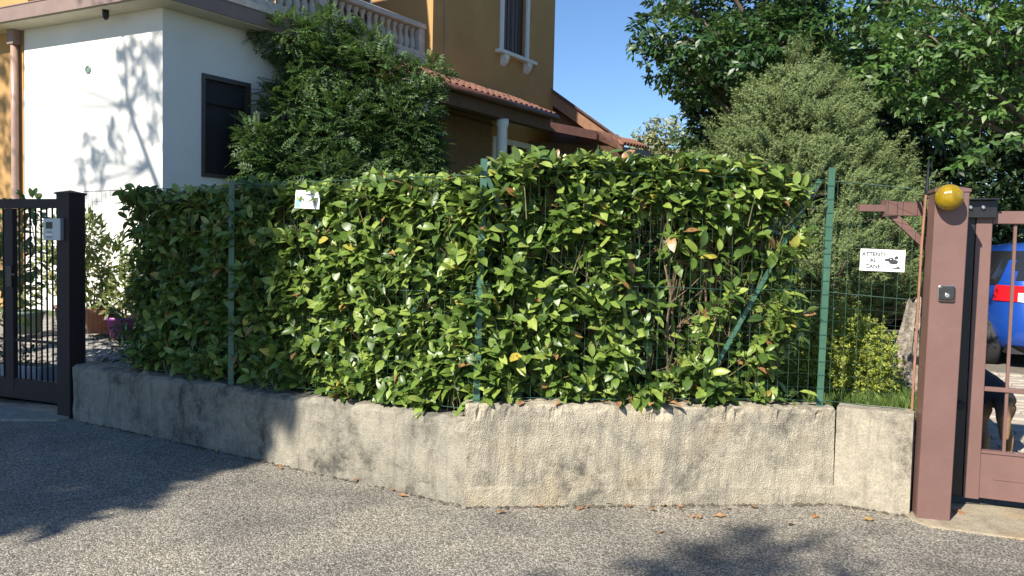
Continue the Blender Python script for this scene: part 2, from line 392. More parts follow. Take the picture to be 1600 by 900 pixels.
LAUREL = [leaf_tpl(wr_, fo, b, 5, w, .95, .62) for wr_, fo, b, w in ((.46, .30, 0.12, 0.015), (.52, .22, 0.28, 0.02), (.48, .4, 0.42, 0.015), (.42, .25, -0.05, 0.02), (.54, .15, 0.2, -0.02), (.46, .5, 0.34, 0.03), (.5, .1, .5, .02), (.40, .35, .22, -.02))]
SIMPLE = [leaf_tpl(0.45, 0.2, b, 2, 0.0, 1.0) for b in (0.05, 0.2, 0.35)]
def pinnate(n=6, L=1.0, lw=0.30, ll=0.30):
    lt = leaf_tpl(lw, 0.2, 0.2, 2, 0, 1.0); it = []
    for i in range(n):
        t = 0.2 + 0.75 * i / (n - 1); z = -0.35 * t * t
        for s in (-1, 1): it.append(((0, t * L, z), (s * 0.9, 0.55, -0.25), (0, 0.25, 1), ll * (1 - 0.3 * abs(t - 0.5))))
    it.append(((0, L * 0.97, -0.33), (0, 1, -0.5), (0, 0.3, 1), ll))
    return compose(lt, it)
PINNATE = [pinnate(5, 1.0, .38, .38), pinnate(6, 1.0, 0.40, 0.40)]
def cluster(n, seed, ll=0.6, wr=0.42):
    rr = random.Random(seed); it = []
    lt = leaf_tpl(wr, 0.2, 0.25, 2, 0, 1.0)
    for i in range(n):
        a = i * 2.4 + rr.uniform(-.3, .3); e = rr.uniform(-0.5, 0.4); t = rr.uniform(0.05, 0.7)
        it.append(((rr.uniform(-.1, .1), t, rr.uniform(-.1, .1)), (math.cos(a), 0.5, math.sin(a) * 0.6 + e * 0.3), (rr.uniform(-.5, .5), 0.2, 1), ll * rr.uniform(0.7, 1.1)))
    return compose(lt, it)
CLUSTER = [cluster(6, s) for s in (1, 2, 3, 4)]
def spray(seed, nn=34, nl=0.16, w=0.14, side=True):
    rr = random.Random(seed); V = []; Fc = []
    def needles(p0, d, L, cnt):
        d = Vector(d).normalized(); x = d.orthogonal().normalized(); y = d.cross(x)
        for i in range(cnt):
            t = rr.uniform(0.05, 1); a = i * 2.4 + rr.uniform(-.4, .4)
            rad = x * math.cos(a) + y * math.sin(a)
            p = Vector(p0) + d * (L * t); nd = (d * 0.75 + rad).normalized()
            sd = nd.cross(rad).normalized() if nd.cross(rad).length > 1e-5 else x
            k = len(V); V.extend([p - sd * nl * w, p + sd * nl * w, p + nd * nl * rr.uniform(.7, 1.2)]); Fc.append((k, k + 1, k + 2))
    needles((0, 0, 0), (0, 1, 0.1), 1.0, nn)
    if side:
        for s in (-1, 1):
            for t in (0.25, 0.5): needles((0, t, 0.05), (s * 0.75, 0.8, rr.uniform(-.1, .3)), 0.45, nn // 3)
    return np.array([tuple(v) for v in V]), np.array(Fc)
SPRAY = [spray(s) for s in (1, 2, 3)]

def frames(d, n):
    d = nrm(d); x = nrm(np.cross(d, n)); z = np.cross(x, d)
    return np.stack([x, d, z], axis=1)

def scatter(name, tpls, pos, d, n, sc, mat_, parent=None, smooth=True, kind=None):
    N = len(pos); A = frames(d, n); k = RNG.integers(0, len(tpls), N); Vs = []; Fs = []; off = 0
    for i, (tv, tf) in enumerate(tpls):
        s = np.where(k == i)[0]
        if len(s) == 0: continue
        V = np.einsum('vj,njk->nvk', tv, A[s]) * sc[s][:, None, None] + pos[s][:, None, :]
        Fc = tf[None] + (np.arange(len(s)) * len(tv))[:, None, None] + off
        Vs.append(V.reshape(-1, 3)); Fs.append(Fc.reshape(-1, 3)); off += V.shape[0] * V.shape[1]
    V = np.vstack(Vs); Fc = np.vstack(Fs)
    V = V - np.array(origin_of(parent))
    me = bpy.data.meshes.new(name)
    me.vertices.add(len(V)); me.vertices.foreach_set('co', V.ravel().astype(np.float32))
    me.loops.add(len(Fc) * 3); me.loops.foreach_set('vertex_index', Fc.ravel().astype(np.int32))
    me.polygons.add(len(Fc)); me.polygons.foreach_set('loop_start', (np.arange(len(Fc)) * 3).astype(np.int32))
    me.update(calc_edges=True)
    o = link_mesh(name, me, mat_, parent, smooth)
    if kind: o['kind'] = kind
    return o

def rand_dirs(n):
    v = RNG.normal(size=(n, 3)); return nrm(v)

def lobed(lobes, per, shell=0.55):
    """points spread through ellipsoid lobes (cx,cy,cz,rx,ry,rz); returns positions and outward directions"""
    P = []; D = []
    for L in lobes:
        c = np.array(L[:3]); r = np.array(L[3:6]); k = int(per * (r[0] * r[1] * r[2]) ** (2 / 3.)) + 4
        d = rand_dirs(k); rad = shell + (1 - shell) * RNG.random(k) ** 0.6
        rad *= 1 + 0.12 * RNG.normal(size=k)
        P.append(c + d * r * rad[:, None]); D.append(d)
    return np.vstack(P), np.vstack(D)

def limbs(mb, base, top, lobes, r0, sides=6, wob=0.12, frac=(0.35, 0.95)):
    """trunk from base to top and a limb into every lobe"""
    b, t = Vector(base), Vector(top); n = 7; pts = []
    for i in range(n + 1):
        k = i / n; p = b.lerp(t, k); p += Vector((random.uniform(-1, 1), random.uniform(-1, 1), 0)) * wob * (0.3 if i == 0 else 1) * r0 * 2; pts.append(p)
    mb.tube(pts, [r0 * (1.25 if i == 0 else 1 - 0.75 * i / n) for i in range(n + 1)], sides + 2)
    for L in lobes:
        c = Vector(L[:3]); k = random.uniform(*frac); 
        if c.z < b.lerp(t, k).z: k = max(0.15, min(k, (c.z - 0.3 - b.z) / max(0.1, (t.z - b.z))))
        s = b.lerp(t, k); m = s.lerp(c, 0.5) + Vector((random.uniform(-.2, .2), random.uniform(-.2, .2), random.uniform(-.05, .25)))
        rr = r0 * (1 - 0.7 * k) * 0.55
        mb.tube([s, s.lerp(m, .5), m, m.lerp(c, .6), c], [rr, rr * .8, rr * .6, rr * .42, rr * .22], sides)
        for _ in range(3):
            q = c + Vector([random.uniform(-.8, .8) * L[3 + i] for i in range(3)])
            mb.tube([m.lerp(c, random.uniform(.3, 1)), (c + q) / 2 + Vector((0, 0, .05)), q], [rr * .32, rr * .2, rr * .08], 4)

# ------------------------------------------------------------------ setting: ground
def front_y(x):
    pts = [(-60, 29.0), (-7.4, 8.55), (-4.0, 7.22), (-3.85, 7.22), (-0.2, 5.05), (2.1, 5.24), (2.62, 5.0)]
    for (xa, ya), (xb, yb) in zip(pts, pts[1:]):
        if x <= xb: return ya + (yb - ya) * (x - xa) / (xb - xa)
    return pts[-1][1]
def drive_x(y): return 2.74 + 0.30 * (y - 5.0) + max(0, y - 13.5) * 6.0
def sstep(a, b, x): t = min(1, max(0, (x - a) / (b - a))); return t * t * (3 - 2 * t)
def path_z(y): return 0.045 + 0.115 * max(0, min(4.2, y - 7.4))
def drive_z(y): return 0.03 + 0.085 * max(0, min(4.2, y - 5.2))
def garden_z(x, y):
    k = sstep(-3.4, -1.6, x)
    return path_z(y) * (1 - k) + (0.56 + 0.012 * min(20, y - 5)) * k

m = MB(); m.quadmesh([(-400, -300, -0.05), (400, -300, -0.05), (400, 600, -0.05), (-400, 600, -0.05)], [(0, 1, 2, 3)])
tag(m.build('terrain', M['turf'], fix=False), kind='structure')
m = MB(); m.quadmesh([(-60, -60, 0), (60, -60, 0), (60, 7.9, 0), (-60, 7.9, 0)], [(0, 1, 2, 3)])
street = tag(m.build('street', M['asphalt'], fix=False), kind='structure')
# garden sheet
m = MB(); xs = [-30 + 26 * (i / 10) for i in range(10)]; NS = 44; rows = [0, .15, .4, .8, 1.3, 2, 2.8, 3.6, 4.6, 6, 8, 11, 16, 24, 40, 60]
vs = []; fs = []
for j, d in enumerate(rows):
    for i in range(NS + 1):
        s = i / NS; x = -26 + (26 + 2.74) * s ** 0.6
        y = front_y(x) + 0.12 + d; xe = drive_x(y)
        x2 = -26 + (xe + 26) * s ** 0.6
        z = garden_z(x2, y) + 0.02 * mnoise.noise(Vector((x2 * 1.5, y * 1.5, 0)))
        vs.append((x2, y, z))
for j in range(len(rows) - 1):
    for i in range(NS): a = j * (NS + 1) + i; fs.append((a, a + 1, a + NS + 2, a + NS + 1))
m.quadmesh(vs, fs); tag(m.build('garden_lawn', M['turf'], smooth=True, fix=False), kind='structure')
# driveway (right) with pavers
m = MB(); ys = [5.16, 6, 7, 8, 9, 9.4, 12, 13.5, 16]
vs = []; fs = []
for y in ys: vs += [(drive_x(y) + 0.04, y, drive_z(y) - 0.012), (22, y - (0 if y > 5.5 else 3.0), drive_z(y) - 0.012)]
for i in range(len(ys) - 1): fs.append((2 * i, 2 * i + 1, 2 * i + 3, 2 * i + 2))
m.quadmesh(vs, fs); driveway = tag(m.build('driveway', M['paver_joint'], fix=False), kind='structure')
def paver_mesh(name, lx, ly, h, bev):
    b = MB(); b.bbox((0, 0, 0), (lx / 2, 0, 0), (0, ly / 2, 0), (0, 0, h / 2), bev)
    o = b.build(name, M['paver']); return o
pv = paver_mesh('brick', 0.225, 0.112, 0.05, 0.008); pv.parent = driveway; first = True; cnt = 0
ca, sa = 0.955, 0.298
for r_ in range(0, 34):
    for c_ in range(-3, 13):
        u = 3.0 + c_ * 0.235 + (0.117 if r_ % 2 else 0); v = r_ * 0.12
        x = 2.9 + (c_ * 0.235 + (0.117 if r_ % 2 else 0)) * ca + v * sa; y = 5.45 + v * ca - (c_ * 0.235) * sa
        pxr = x / y
        if pxr < 0.555 or pxr > 0.70 or y < 5.3 or x < drive_x(y) + .12 or cnt >= 290: continue
        z = drive_z(y) - 0.015 + random.uniform(-.002, .002)
        o = pv if first else copy_obj(pv); first = False; cnt += 1
        o.parent = driveway; o.location = (x, y, z); o.rotation_euler = (R(4.8), 0, -0.3025 + random.uniform(-.015, .015))
# courtyard path (left) with cobbles
m = MB(); vs = []; fs = []
for y in (7.45, 8.2, 9, 10, 11.3, 14): vs += [(-9.5, y + 1.5 if y < 8 else y, path_z(y) + 0.008), (-2.9, y, path_z(y) + 0.008)]
for i in range(5): fs.append((2 * i, 2 * i + 1, 2 * i + 3, 2 * i + 2))
m.quadmesh(vs, fs); path = tag(m.build('courtyard_path', M['paver_joint'], fix=False), kind='structure')
cb = MB(); cb.bbox((0, 0, 0), (0.105, 0, 0), (0, 0.085, 0), (0, 0, 0.03), 0.022)
cob = cb.build('cobble', M['cobble'], smooth=False); cob.parent = path; first = True; cnt = 0
for r_ in range(0, 20):
    for c_ in range(0, 20):
        y = 7.62 + r_ * 0.182; x = -7.0 + c_ * 0.222 + (0.11 if r_ % 2 else 0)
        if x / y < -0.70 or x / y > -0.40 or y < front_y(x) + 0.28 or cnt >= 295: continue
        o = cob if first else copy_obj(cob); first = False; cnt += 1
        o.parent = path; o.location = (x + random.uniform(-.012, .012), y + random.uniform(-.01, .01), path_z(y) - 0.004 + random.uniform(-.006, .006))
        o.rotation_euler = (R(6.5), random.uniform(-.03, .03), random.uniform(-.06, .06)); o.scale = (random.uniform(.9, 1.02), random.uniform(.9, 1.02), 1)
# threshold slabs
m = MB(); m.prism([(-9.5, 8.75), (-4.55, 6.93), (-3.98, 6.98), (-3.9, 7.2), (-3.95, 7.4), (-9.3, 9.6)], -0.02, 0.022)
tag(m.build('gate_threshold', M['threshold']), kind='structure')
m = MB(); m.prism([(2.47, 4.83), (2.52, 4.70), (3.0, 4.50), (4.6, 3.75), (6.0, 3.2), (6.4, 4.1), (2.95, 5.5), (2.5, 5.3)], -0.02, 0.012)
tag(m.build('driveway_apron', M['apron']), kind='structure')

# ------------------------------------------------------------------ low concrete wall
def wall_section(parent, p0, p1, h0, h1, th, mt, rough, n, seed, bev=0.025, label=None, plinth=0.0):
    p0, p1 = Vector((*p0, 0)), Vector((*p1, 0)); d = (p1 - p0); L = d.length; d.normalize()
    bk = Vector((-d.y, d.x, 0))
    if bk.y < 0: bk = -bk
    vs = []; fs = []; prof = [0.0, 0.10, 0.17, 0.195, 0.36, 0.55, 0.7, 0.84, 0.94]
    def ringpts(t):
        h = h0 + (h1 - h0) * t
        q = [(-0.004 - plinth if k <= 0.17 else -0.006 + 0.006 * k, h * k) for k in prof] + [(bev * 0.25, h - bev * 0.45), (bev, h), (th * 0.33, h), (th * 0.66, h), (th - bev, h), (th, h - bev), (th, h * 0.5), (th, -0.05)]
        q[0] = (q[0][0], -0.05); return q
    m_ = 0
    for i in range(n + 1):
        t = i / n; c = p0 + d * (L * t); q = ringpts(t); m_ = len(q)
        for j, (o, z) in enumerate(q):
            v = c + bk * o + Vector((0, 0, z))
            nz = mnoise.noise(Vector((v.x * 7 + seed, v.y * 7, z * 9))) * 0.6 + mnoise.noise(Vector((v.x * 22 + seed, v.y * 22, z * 25))) * 0.4
            big = mnoise.noise(Vector((v.x * 1.6 + seed, v.y * 1.6, z * 2)))
            v -= bk * (nz * rough + big * rough * 1.2)
            if z > 0.2 and 8 <= j <= 14: v += Vector((0, 0, nz * rough * 2.0 + big * rough * 1.6)) + (bk * max(0, nz - .12) * rough * 9 - Vector((0, 0, max(0, nz - .12) * rough * 4)) if j <= 10 else Vector((0, 0, 0)))
            vs.append(v)
    for i in range(n):
        for j in range(m_ - 1): a = i * m_ + j; fs.append((a, a + 1, a + m_ + 1, a + m_))
    fs.append(tuple(range(m_))); fs.append(tuple(range(n * m_ + m_ - 1, n * m_ - 1, -1)))
    mb = MB(); mb.quadmesh(vs, fs)
    return mb.build('wall_section', mt, parent, smooth=False, label=label)
gw = thing('garden_wall', 'low rough weathered concrete wall bending along the street under the hedge', 'wall', (-0.26, 5.0, 0))
wall_section(gw, (-3.895, 7.085), (-0.262, 4.925), 0.485, 0.545, 0.24, M['wall_left'], 0.016, 120, 3.1, 0.035, 'dark mossy concrete stretch on the left')
wall_section(gw, (-0.268, 4.905), (2.112, 5.13), 0.635, 0.625, 0.24, M['wall'], 0.013, 120, 9.7, 0.028, None, 0.003)
wall_section(gw, (2.116, 5.128), (2.506, 4.915), 0.632, 0.635, 0.2, M['wall_end'], 0.002, 20, 5.5, 0.006, 'smooth end block of the concrete wall')
wall_section(gw, (2.50, 5.12), (5.3, 13.5), 0.52, 0.56, 0.1, M['wall_end'], 0.003, 20, 6.5, 0.01)

ml = [(Vector((-3.8, 7.02)), Vector((-0.27, 4.905))), (Vector((-0.26, 4.885)), Vector((2.1, 5.11))), (Vector((2.12, 5.10)), Vector((2.5, 4.895)))]
MP = []; 
for (a_, b_), cn in zip(ml, (420, 420, 90)):
    for _ in range(cn):
        t_ = random.random()
        if mnoise.noise(Vector((t_ * 9, cn, 0))) < -0.05 and random.random() < .75: continue
        q_ = a_.lerp(b_, t_); MP.append((q_.x + random.gauss(0, .008), q_.y - abs(random.gauss(0, .022)), random.uniform(-.002, .006)))
MP = np.array(MP); nM = len(MP)
MT = [(np.array([(0, 0, .5), (.6, 0, 0), (.1, .55, 0), (-.55, .2, .05), (-.3, -.5, 0), (.4, -.45, .1)]), np.array([(0, 1, 2), (0, 2, 3), (0, 3, 4), (0, 4, 5), (0, 5, 1)]))]
mo = scatter('moss', MT, MP, RNG.normal(0, 1, (nM, 3)) * np.array([1, 1, .05]), np.tile(np.array([[0, 0, 1.0]]), (nM, 1)) + RNG.normal(0, .1, (nM, 3)), RNG.uniform(.006, .024, nM), M['soil'], None, False, 'stuff')
tag(mo, 'dark moss and dirt crumbs along the foot of the wall', 'moss')

# ------------------------------------------------------------------ wire fence
FA, FB, FC, FD = Vector((-3.84, 7.18, 0)), Vector((-0.205, 5.02, 0)), Vector((2.02, 5.23, 0)), Vector((2.50, 5.03, 0))
fence = thing('wire_fence', 'green welded wire mesh fence with posts standing on the low concrete wall', 'fence', (-0.2, 5.02, 0.5))
def post(p, z0, z1, lean=0.0, leany=0.0):
    m = MB(); w = 0.021
    a = Vector((p.x, p.y, z0)); b = Vector((p.x + lean, p.y + leany, z1)); u = (b - a).normalized()
    m.obox((a + b) / 2, (w, 0, 0), (0, 0.004, 0), u * (b - a).length / 2)
    m.obox((a + b) / 2 + Vector((0, 0.018, 0)), (0.004, 0, 0), (0, 0.0175, 0), u * (b - a).length / 2)
    o = m.build('post', M['greenpaint'], fence)
    # wire ties round the post
    t = MB(); k = z0 + 0.05
    while k < z1 - 0.05:
        c = a.lerp(b, (k - z0) / (z1 - z0)); t.obox(c, (w + 0.003, 0, 0), (0, 0.008, 0), (0, 0, 0.0022)); k += 0.088
    t.build('wire_tie', M['wire'], o)['kind'] = 'stuff'
    return o
def bp(px, py, y): return None
post(FA.lerp(FB, 0.475) + Vector((-.03, -.05, 0)), 0.5, 2.07, 0.0)
post(Vector((-0.21, 5.0, 0)), 0.6, 2.16, 0.02, 0.0)
post(Vector((2.03, 5.2, 0)), 0.6, 2.175, 0.02, 0.0)
def strut(a, b):
    m = MB(); a, b = Vector(a), Vector(b); u = (b - a); L = u.length; u.normalize(); x = Vector((u.z, 0, -u.x)).normalized()
    m.obox((a + b) / 2, x * 0.014, (0, 0.004, 0), u * L / 2); m.obox((a + b) / 2 + Vector((0, .016, 0)), x * 0.004, (0, .015, 0), u * L / 2)
    m.build('strut', M['greenpaint'], fence)
strut((1.99, 5.24, 2.10), (1.20, 5.19, 0.60))
strut((-0.185, 4.985, 2.08), (0.52, 5.20, 0.60))
strut((-0.20, 5.12, 2.02), (-1.02, 5.63, 0.52))
def mesh_panel(a, b, z0a, z0b, z1a, z1b, seed, n=None):
    m = MB(); a, b = Vector(a), Vector(b); L = (b - a).length; n = int(L / 0.066); rr = random.Random(seed); r = 0.0012
    def P(t, k):
        zz0 = z0a + (z0b - z0a) * t; zz1 = z1a + (z1b - z1a) * t; q = a.lerp(b, t)
        sag = mnoise.noise(Vector((q.x * 2.2, q.y * 2.2, k * 3 + seed))) * 0.014
        return Vector((q.x, q.y + sag - 0.012, zz0 + (zz1 - zz0) * k + sag * 0.5))
    for i in range(n + 1): m.tube([P(i / n, k / 6) for k in range(7)], r, 3, False)
    H = z1a - z0a; rows_ = int(H / 0.088)
    for j in range(rows_ + 1):
        m.tube([P(i / 14, j / rows_) for i in range(15)], r * (1.35 if j in (0, rows_) else 1.0), 3, False)
    m.build('mesh_panel', M['wire'], fence, fix=False)
    for k_ in (1.0, 0.5, 0.0):
        t = MB(); t.tube([P(i / 14, k_) + Vector((0, -.004, .003)) for i in range(15)], 0.0021, 4); t.build('tension_wire', M['wire'], fence)
mesh_panel(FA, FB, 0.515, 0.58, 2.03, 2.06, 1.0)
mesh_panel(FB, FC, 0.66, 0.655, 2.10, 2.09, 2.0)
mesh_panel(FC, FD, 0.655, 0.645, 2.09, 2.03, 3.0)
m = MB(); m.tube([(2.545, 5.02, 0.55), (2.552, 5.02, 1.1), (2.565, 5.03, 1.7), (2.578, 5.03, 2.04)], 0.008, 6); m.build('end_rod', M['rebar'], fence, label='thin rusty end rod beside the gate post')
m = MB(); m.lathe((2.579, 5.03, 2.0), [(0.012, 0), (0.014, 0.03), (0.011, 0.06), (0.004, 0.20), (0.002, 0.23)], 8, (0.03, 0, 1)); m.build('rod_tip', M['steel_dark'], fence)

# ------------------------------------------------------------------ signs on the fence
def text_mesh(txt, size):
    cu_ = bpy.data.curves.new('t', 'FONT'); cu_.body = txt; cu_.size = size; cu_.align_x = 'CENTER'; cu_.extrude = 0.0004; cu_.offset = 0.0007; cu_.space_character = 1.0
    o = bpy.data.objects.new('t', cu_); COL.objects.link(o)
    dg = bpy.context.evaluated_depsgraph_get(); dg.update()
    me = bpy.data.meshes.new_from_object(o.evaluated_get(dg)); bpy.data.objects.remove(o); bpy.data.curves.remove(cu_)
    return me
def sign(name, label, c, ex, ez, w, h, th=0.004):
    t = thing(name, label, 'sign', c); ex = Vector(ex).normalized(); ez = Vector(ez).normalized(); n = ex.cross(ez).normalized()
    m = MB(); m.bbox(c, ex * w / 2, ez * h / 2, n * th / 2, 0.0012); m.build('plate', M['plate'], t)
    return t, ex, ez, -n if n.y > 0 else n
dsig = (FD - FC).normalized()
sc_ = Vector((2.33, 5.045, 1.583)); 
sg, ex, ez, sn = sign('warning_sign', 'white beware of the dog sign wired to the mesh beside the gate post', sc_, (0.98, -0.10, -0.02), (0.02, 0.0, 1), 0.272, 0.138)
def put_text(parent, txt, size, c, ex, ez, n, mt, dx, dz):
    me = text_mesh(txt, size); o = link_mesh('lettering', me, mt, parent)
    o.matrix_local = Matrix(((ex.x, ez.x, n.x, n.x * .0035 + ex.x * dx + ez.x * dz), (ex.y, ez.y, n.y, n.y * .0035 + ex.y * dx + ez.y * dz), (ex.z, ez.z, n.z, n.z * .0035 + ex.z * dx + ez.z * dz), (0, 0, 0, 1)))
put_text(sg, 'ATTENTI', 0.0345, sc_, ex, ez, sn, M['ink'], -0.058, 0.026)
put_text(sg, 'AL', 0.0345, sc_, ex, ez, sn, M['ink'], -0.058, -0.012)
put_text(sg, 'CANE', 0.0345, sc_, ex, ez, sn, M['ink'], -0.058, -0.050)
def flat(parent, name, pts, mt, c, ex, ez, n, off=0.003):
    m = MB(); m.extr([Vector(c) + ex * x + ez * y + n * off for x, y in pts], n * 0.0006); m.build(name, mt, parent)
flat(sg, 'dog_head_print', [(0.008, 0.003), (0.018, -0.002), (0.034, -0.004), (0.046, -0.018), (0.066, -0.022), (0.088, -0.018), (0.094, -0.002), (0.082, 0.006), (0.064, 0.010), (0.058, 0.022), (0.044, 0.020), (0.030, 0.012), (0.014, 0.010)], M['ink'], sc_, ex, ez, sn)
flat(sg, 'ear_print', [(0.068, 0.016), (0.074, 0.010), (0.090, 0.012), (0.093, 0.024), (0.086, 0.032), (0.075, 0.028)], M['ink'], sc_, ex, ez, sn)
flat(sg, 'jaw_print', [(0.050, -0.044), (0.078, -0.044), (0.098, -0.034), (0.112, -0.048), (0.070, -0.050)], M['ink'], sc_, ex, ez, sn)
for k in range(3): flat(sg, 'tooth_print', [(0.060 + k * .013, -0.032), (0.066 + k * .013, -0.032), (0.063 + k * .013, -0.037)], M['ink'], sc_, ex, ez, sn)
flat(sg, 'eye_print', [(0.044, 0.008), (0.050, 0.006), (0.052, 0.011), (0.047, 0.014)], M['plate'], sc_, ex, ez, sn, 0.0042)
c2 = Vector((-1.455, 5.66, 1.92))
s2, ex2, ez2, sn2 = sign('small_notice', 'small white notice with faded print tilted in the hedge beside the shade edge', c2, (0.86, -0.5, -0.045), (0.06, 0.0, 1), 0.235, 0.128)
flat(s2, 'teal_print', [(-0.112, -0.055), (-0.062, -0.058), (-0.070, -0.015), (-0.104, 0.005)], M['ink_teal'], c2, ex2, ez2, sn2)
for k, (xa, xb) in enumerate(((0.03, 0.10), (-0.01, 0.085), (-0.02, 0.09), (-0.03, 0.085))):
    z = 0.035 - k * 0.025
    x = xa
    while x < xb - 0.006:
        w_ = random.uniform(0.006, 0.016); flat(s2, 'faded_print', [(x, z), (x + w_, z), (x + w_, z + 0.008), (x, z + 0.008)], M['ink_pale'], c2, ex2, ez2, sn2); x += w_ + 0.004

# ------------------------------------------------------------------ right gate: post, gate leaf
pf0, pf1 = Vector((2.512, 4.836, 0)), Vector((2.690, 4.787, 0))
pd = (pf1 - pf0).normalized(); pb = Vector((-pd.y, pd.x, 0)); pw_ = (pf1 - pf0).length
gp = thing('gate_post', 'tall square brown metal gate post carrying a round amber lamp', 'post', (2.6, 4.83, 0))
cc = (pf0 + pf1) / 2 + pb * pw_ / 2
m = MB(); m.bbox(cc + Vector((0.012, 0, 1.005)), pd * pw_ / 2, pb * pw_ / 2, Vector((0.012, 0.0, 1.005)), 0.004); m.build('shaft', M['gatepaint'], gp)
m = MB(); h = pw_ / 2 + 0.006; tc_ = cc + Vector((0.024, 0, 2.0))
ring = [tc_ + pd * sx * h + pb * sy * h for sx, sy in ((-1, -1), (1, -1), (1, 1), (-1, 1))]
vs = [v + Vector((0, 0, 0.004)) for v in ring] + [v + Vector((0, 0, 0.022)) for v in ring] + [tc_ + Vector((0, 0, 0.052))]
m.quadmesh(vs, [(0, 3, 2, 1), (0, 1, 5, 4), (1, 2, 6, 5), (2, 3, 7, 6), (3, 0, 4, 7), (4, 5, 8), (5, 6, 8), (6, 7, 8), (7, 4, 8)]); m.build('cap', M['gatepaint'], gp)
m = MB(); kc = (pf0 + pf1) / 2 + Vector((0.012, 0, 1.395)) - pb * 0.014; m.bbox(kc, pd * 0.043, Vector((0, 0, 0.043)), pb * 0.014, 0.007); ks = m.build('key_switch', M['plastic_black'], gp)
m = MB(); m.bbox(kc + pb * 0.004, pd * 0.047, Vector((0, 0, 0.047)), pb * 0.009, 0.007); m.build('surround', M['chrome'], ks)
m = MB(); m.lathe(kc - pb * 0.014 - Vector((0, 0, 0.012)), [(0.013, 0), (0.013, 0.003), (0.011, 0.004)], 14, -pb); m.build('key_cylinder', M['chrome'], ks)
m = MB()   # support arm to the left, behind the mesh
ay = 5.13
m.obox((2.31, ay, 1.915), (0.11, 0, 0), (0, 0.02, 0), (0, 0, 0.021)); m.build('arm_tip', M['gatepaint'], gp)
m = MB(); m.obox((2.50, ay, 1.915), (0.12, 0, 0), (0, 0.032, 0), (0, 0, 0.044)); m.build('support_arm', M['gatepaint'], gp)
m = MB(); m.obox((2.372, ay, 1.915), (0.012, 0, 0), (0, 0.04, 0), (0, 0, 0.052)); m.obox((2.40, ay - .036, 1.915), (0.028, 0, 0), (0, 0.006, 0), (0, 0, 0.046)); m.build('arm_clamp', M['gatepaint'], gp)
m = MB(); m.bar((2.40, ay, 1.89), (2.66, ay - 0.05, 1.64), 0.035, 0.045); m.build('brace', M['gatepaint'], gp)
for dx in (0, 0.03):
    m = MB(); m.bar((2.545 + dx, ay - .06, 1.965), (2.575 + dx, ay - .06, 1.90), 0.012, 0.012); m.build('bolt_plate', M['steel_dark'], gp)
lamp = thing('amber_lamp', 'round amber flashing lamp mounted on the gate post', 'lamp', (2.585, 4.76, 1.97))
lc = Vector((2.585, 4.80, 1.965)); ax = -pb
m = MB(); m.lathe(lc, [(0.03, 0.0), (0.07, 0.0), (0.075, 0.02), (0.072, 0.03)], 20, ax); m.build('base', M['plastic_black'], lamp, True)
m = MB(); m.lathe(lc + Vector((0, 0, 0)), [(0.074, 0.03), (0.078, 0.045), (0.0765, 0.068), (0.068, 0.09), (0.052, 0.108), (0.028, 0.12), (0.004, 0.124)], 28, ax); m.build('lens', M['amber'], lamp, True)
# gate leaf
gd = Vector((0.93, -0.37, 0)).normalized(); gb = Vector((0.37, 0.93, 0)).normalized(); g0 = Vector((2.953, 5.111, 0))
def G(t, z, o=0): return g0 + gd * t + gb * o + Vector((0, 0, z))
gate = thing('driveway_gate', 'brown metal driveway gate leaf with vertical bars', 'gate', tuple(g0))
m = MB(); m.bbox(G(0.04, 0.985, 0.03), gd * 0.045, gb * 0.03, Vector((0, 0, 0.925)), 0.003); m.build('stile', M['gatepaint'], gate)
m = MB(); m.bbox(G(-0.15, 0.985, 0.035), gd * 0.142, gb * 0.028, Vector((0, 0, 0.92)), 0.003); m.build('shaded_stile', M['steel_dark'], gate)  # part of the stile behind the post; the post's shadow is coloured in near-black
m = MB(); m.bbox(G(1.335, 1.87, 0.03), gd * 1.25, gb * 0.0295, Vector((0, 0, 0.04)), 0.003); m.build('top_rail', M['gatepaint'], gate)
m = MB(); m.bbox(G(1.335, 0.775, 0.03), gd * 1.25, gb * 0.02, Vector((0, 0, 0.014)), 0.003); m.build('middle_rail', M['gatepaint'], gate)
m = MB(); m.bbox(G(1.335, 0.225, 0.03), gd * 1.25, gb * 0.026, Vector((0, 0, 0.155)), 0.003); lp = m.build('lower_panel', M['gatepaint'], gate)
m = MB(); m.bbox(G(1.34, 0.203, 0.003), gd * 1.18, gb * 0.003, Vector((0, 0, 0.006)), 0.001); m.build('panel_ridge', M['gatepaint'], lp)
m = MB(); m.bbox(G(1.335, 0.372, 0.0), gd * 1.25, gb * 0.004, Vector((0, 0, 0.008)), 0.001); m.build('panel_lip', M['gatepaint'], lp)
for k in range(18):
    t = 0.085 + 0.13 + k * 0.135
    m = MB(); m.bbox(G(t, 1.105, 0.03), gd * 0.0095, gb * 0.0095, Vector((0, 0, 0.728)), 0.002); m.build('bar', M['gatepaint'], gate)
m = MB(); m.bbox(G(2.66, 0.985, 0.03), gd * 0.075, gb * 0.03, Vector((0, 0, 0.925)), 0.003); m.build('stile', M['gatepaint'], gate)
m = MB(); m.bbox(G(-0.0, 1.92, -0.025), gd * 0.10, gb * 0.02, Vector((0, 0, 0.055)), 0.003); m.obox(G(0.0, 1.981, -0.05), gd * 0.10, gb * 0.05, (0, 0, 0.004)); m.build('guide_bracket', M['steel_dark'], gate)
for k in (-0.05, 0.02):
    m = MB(); m.lathe(G(k, 1.93, -0.05), [(0.012, 0), (0.012, 0.012), (0.006, 0.016)], 8, -gb); m.build('guide_bolt', M['chrome'], gate)
m = MB(); m.lathe(G(-0.045, 0.66, -0.002), [(0.03, 0), (0.03, 0.02), (0.02, 0.03)], 14, -gb); m.build('door_stop', M['rubber'], gate)
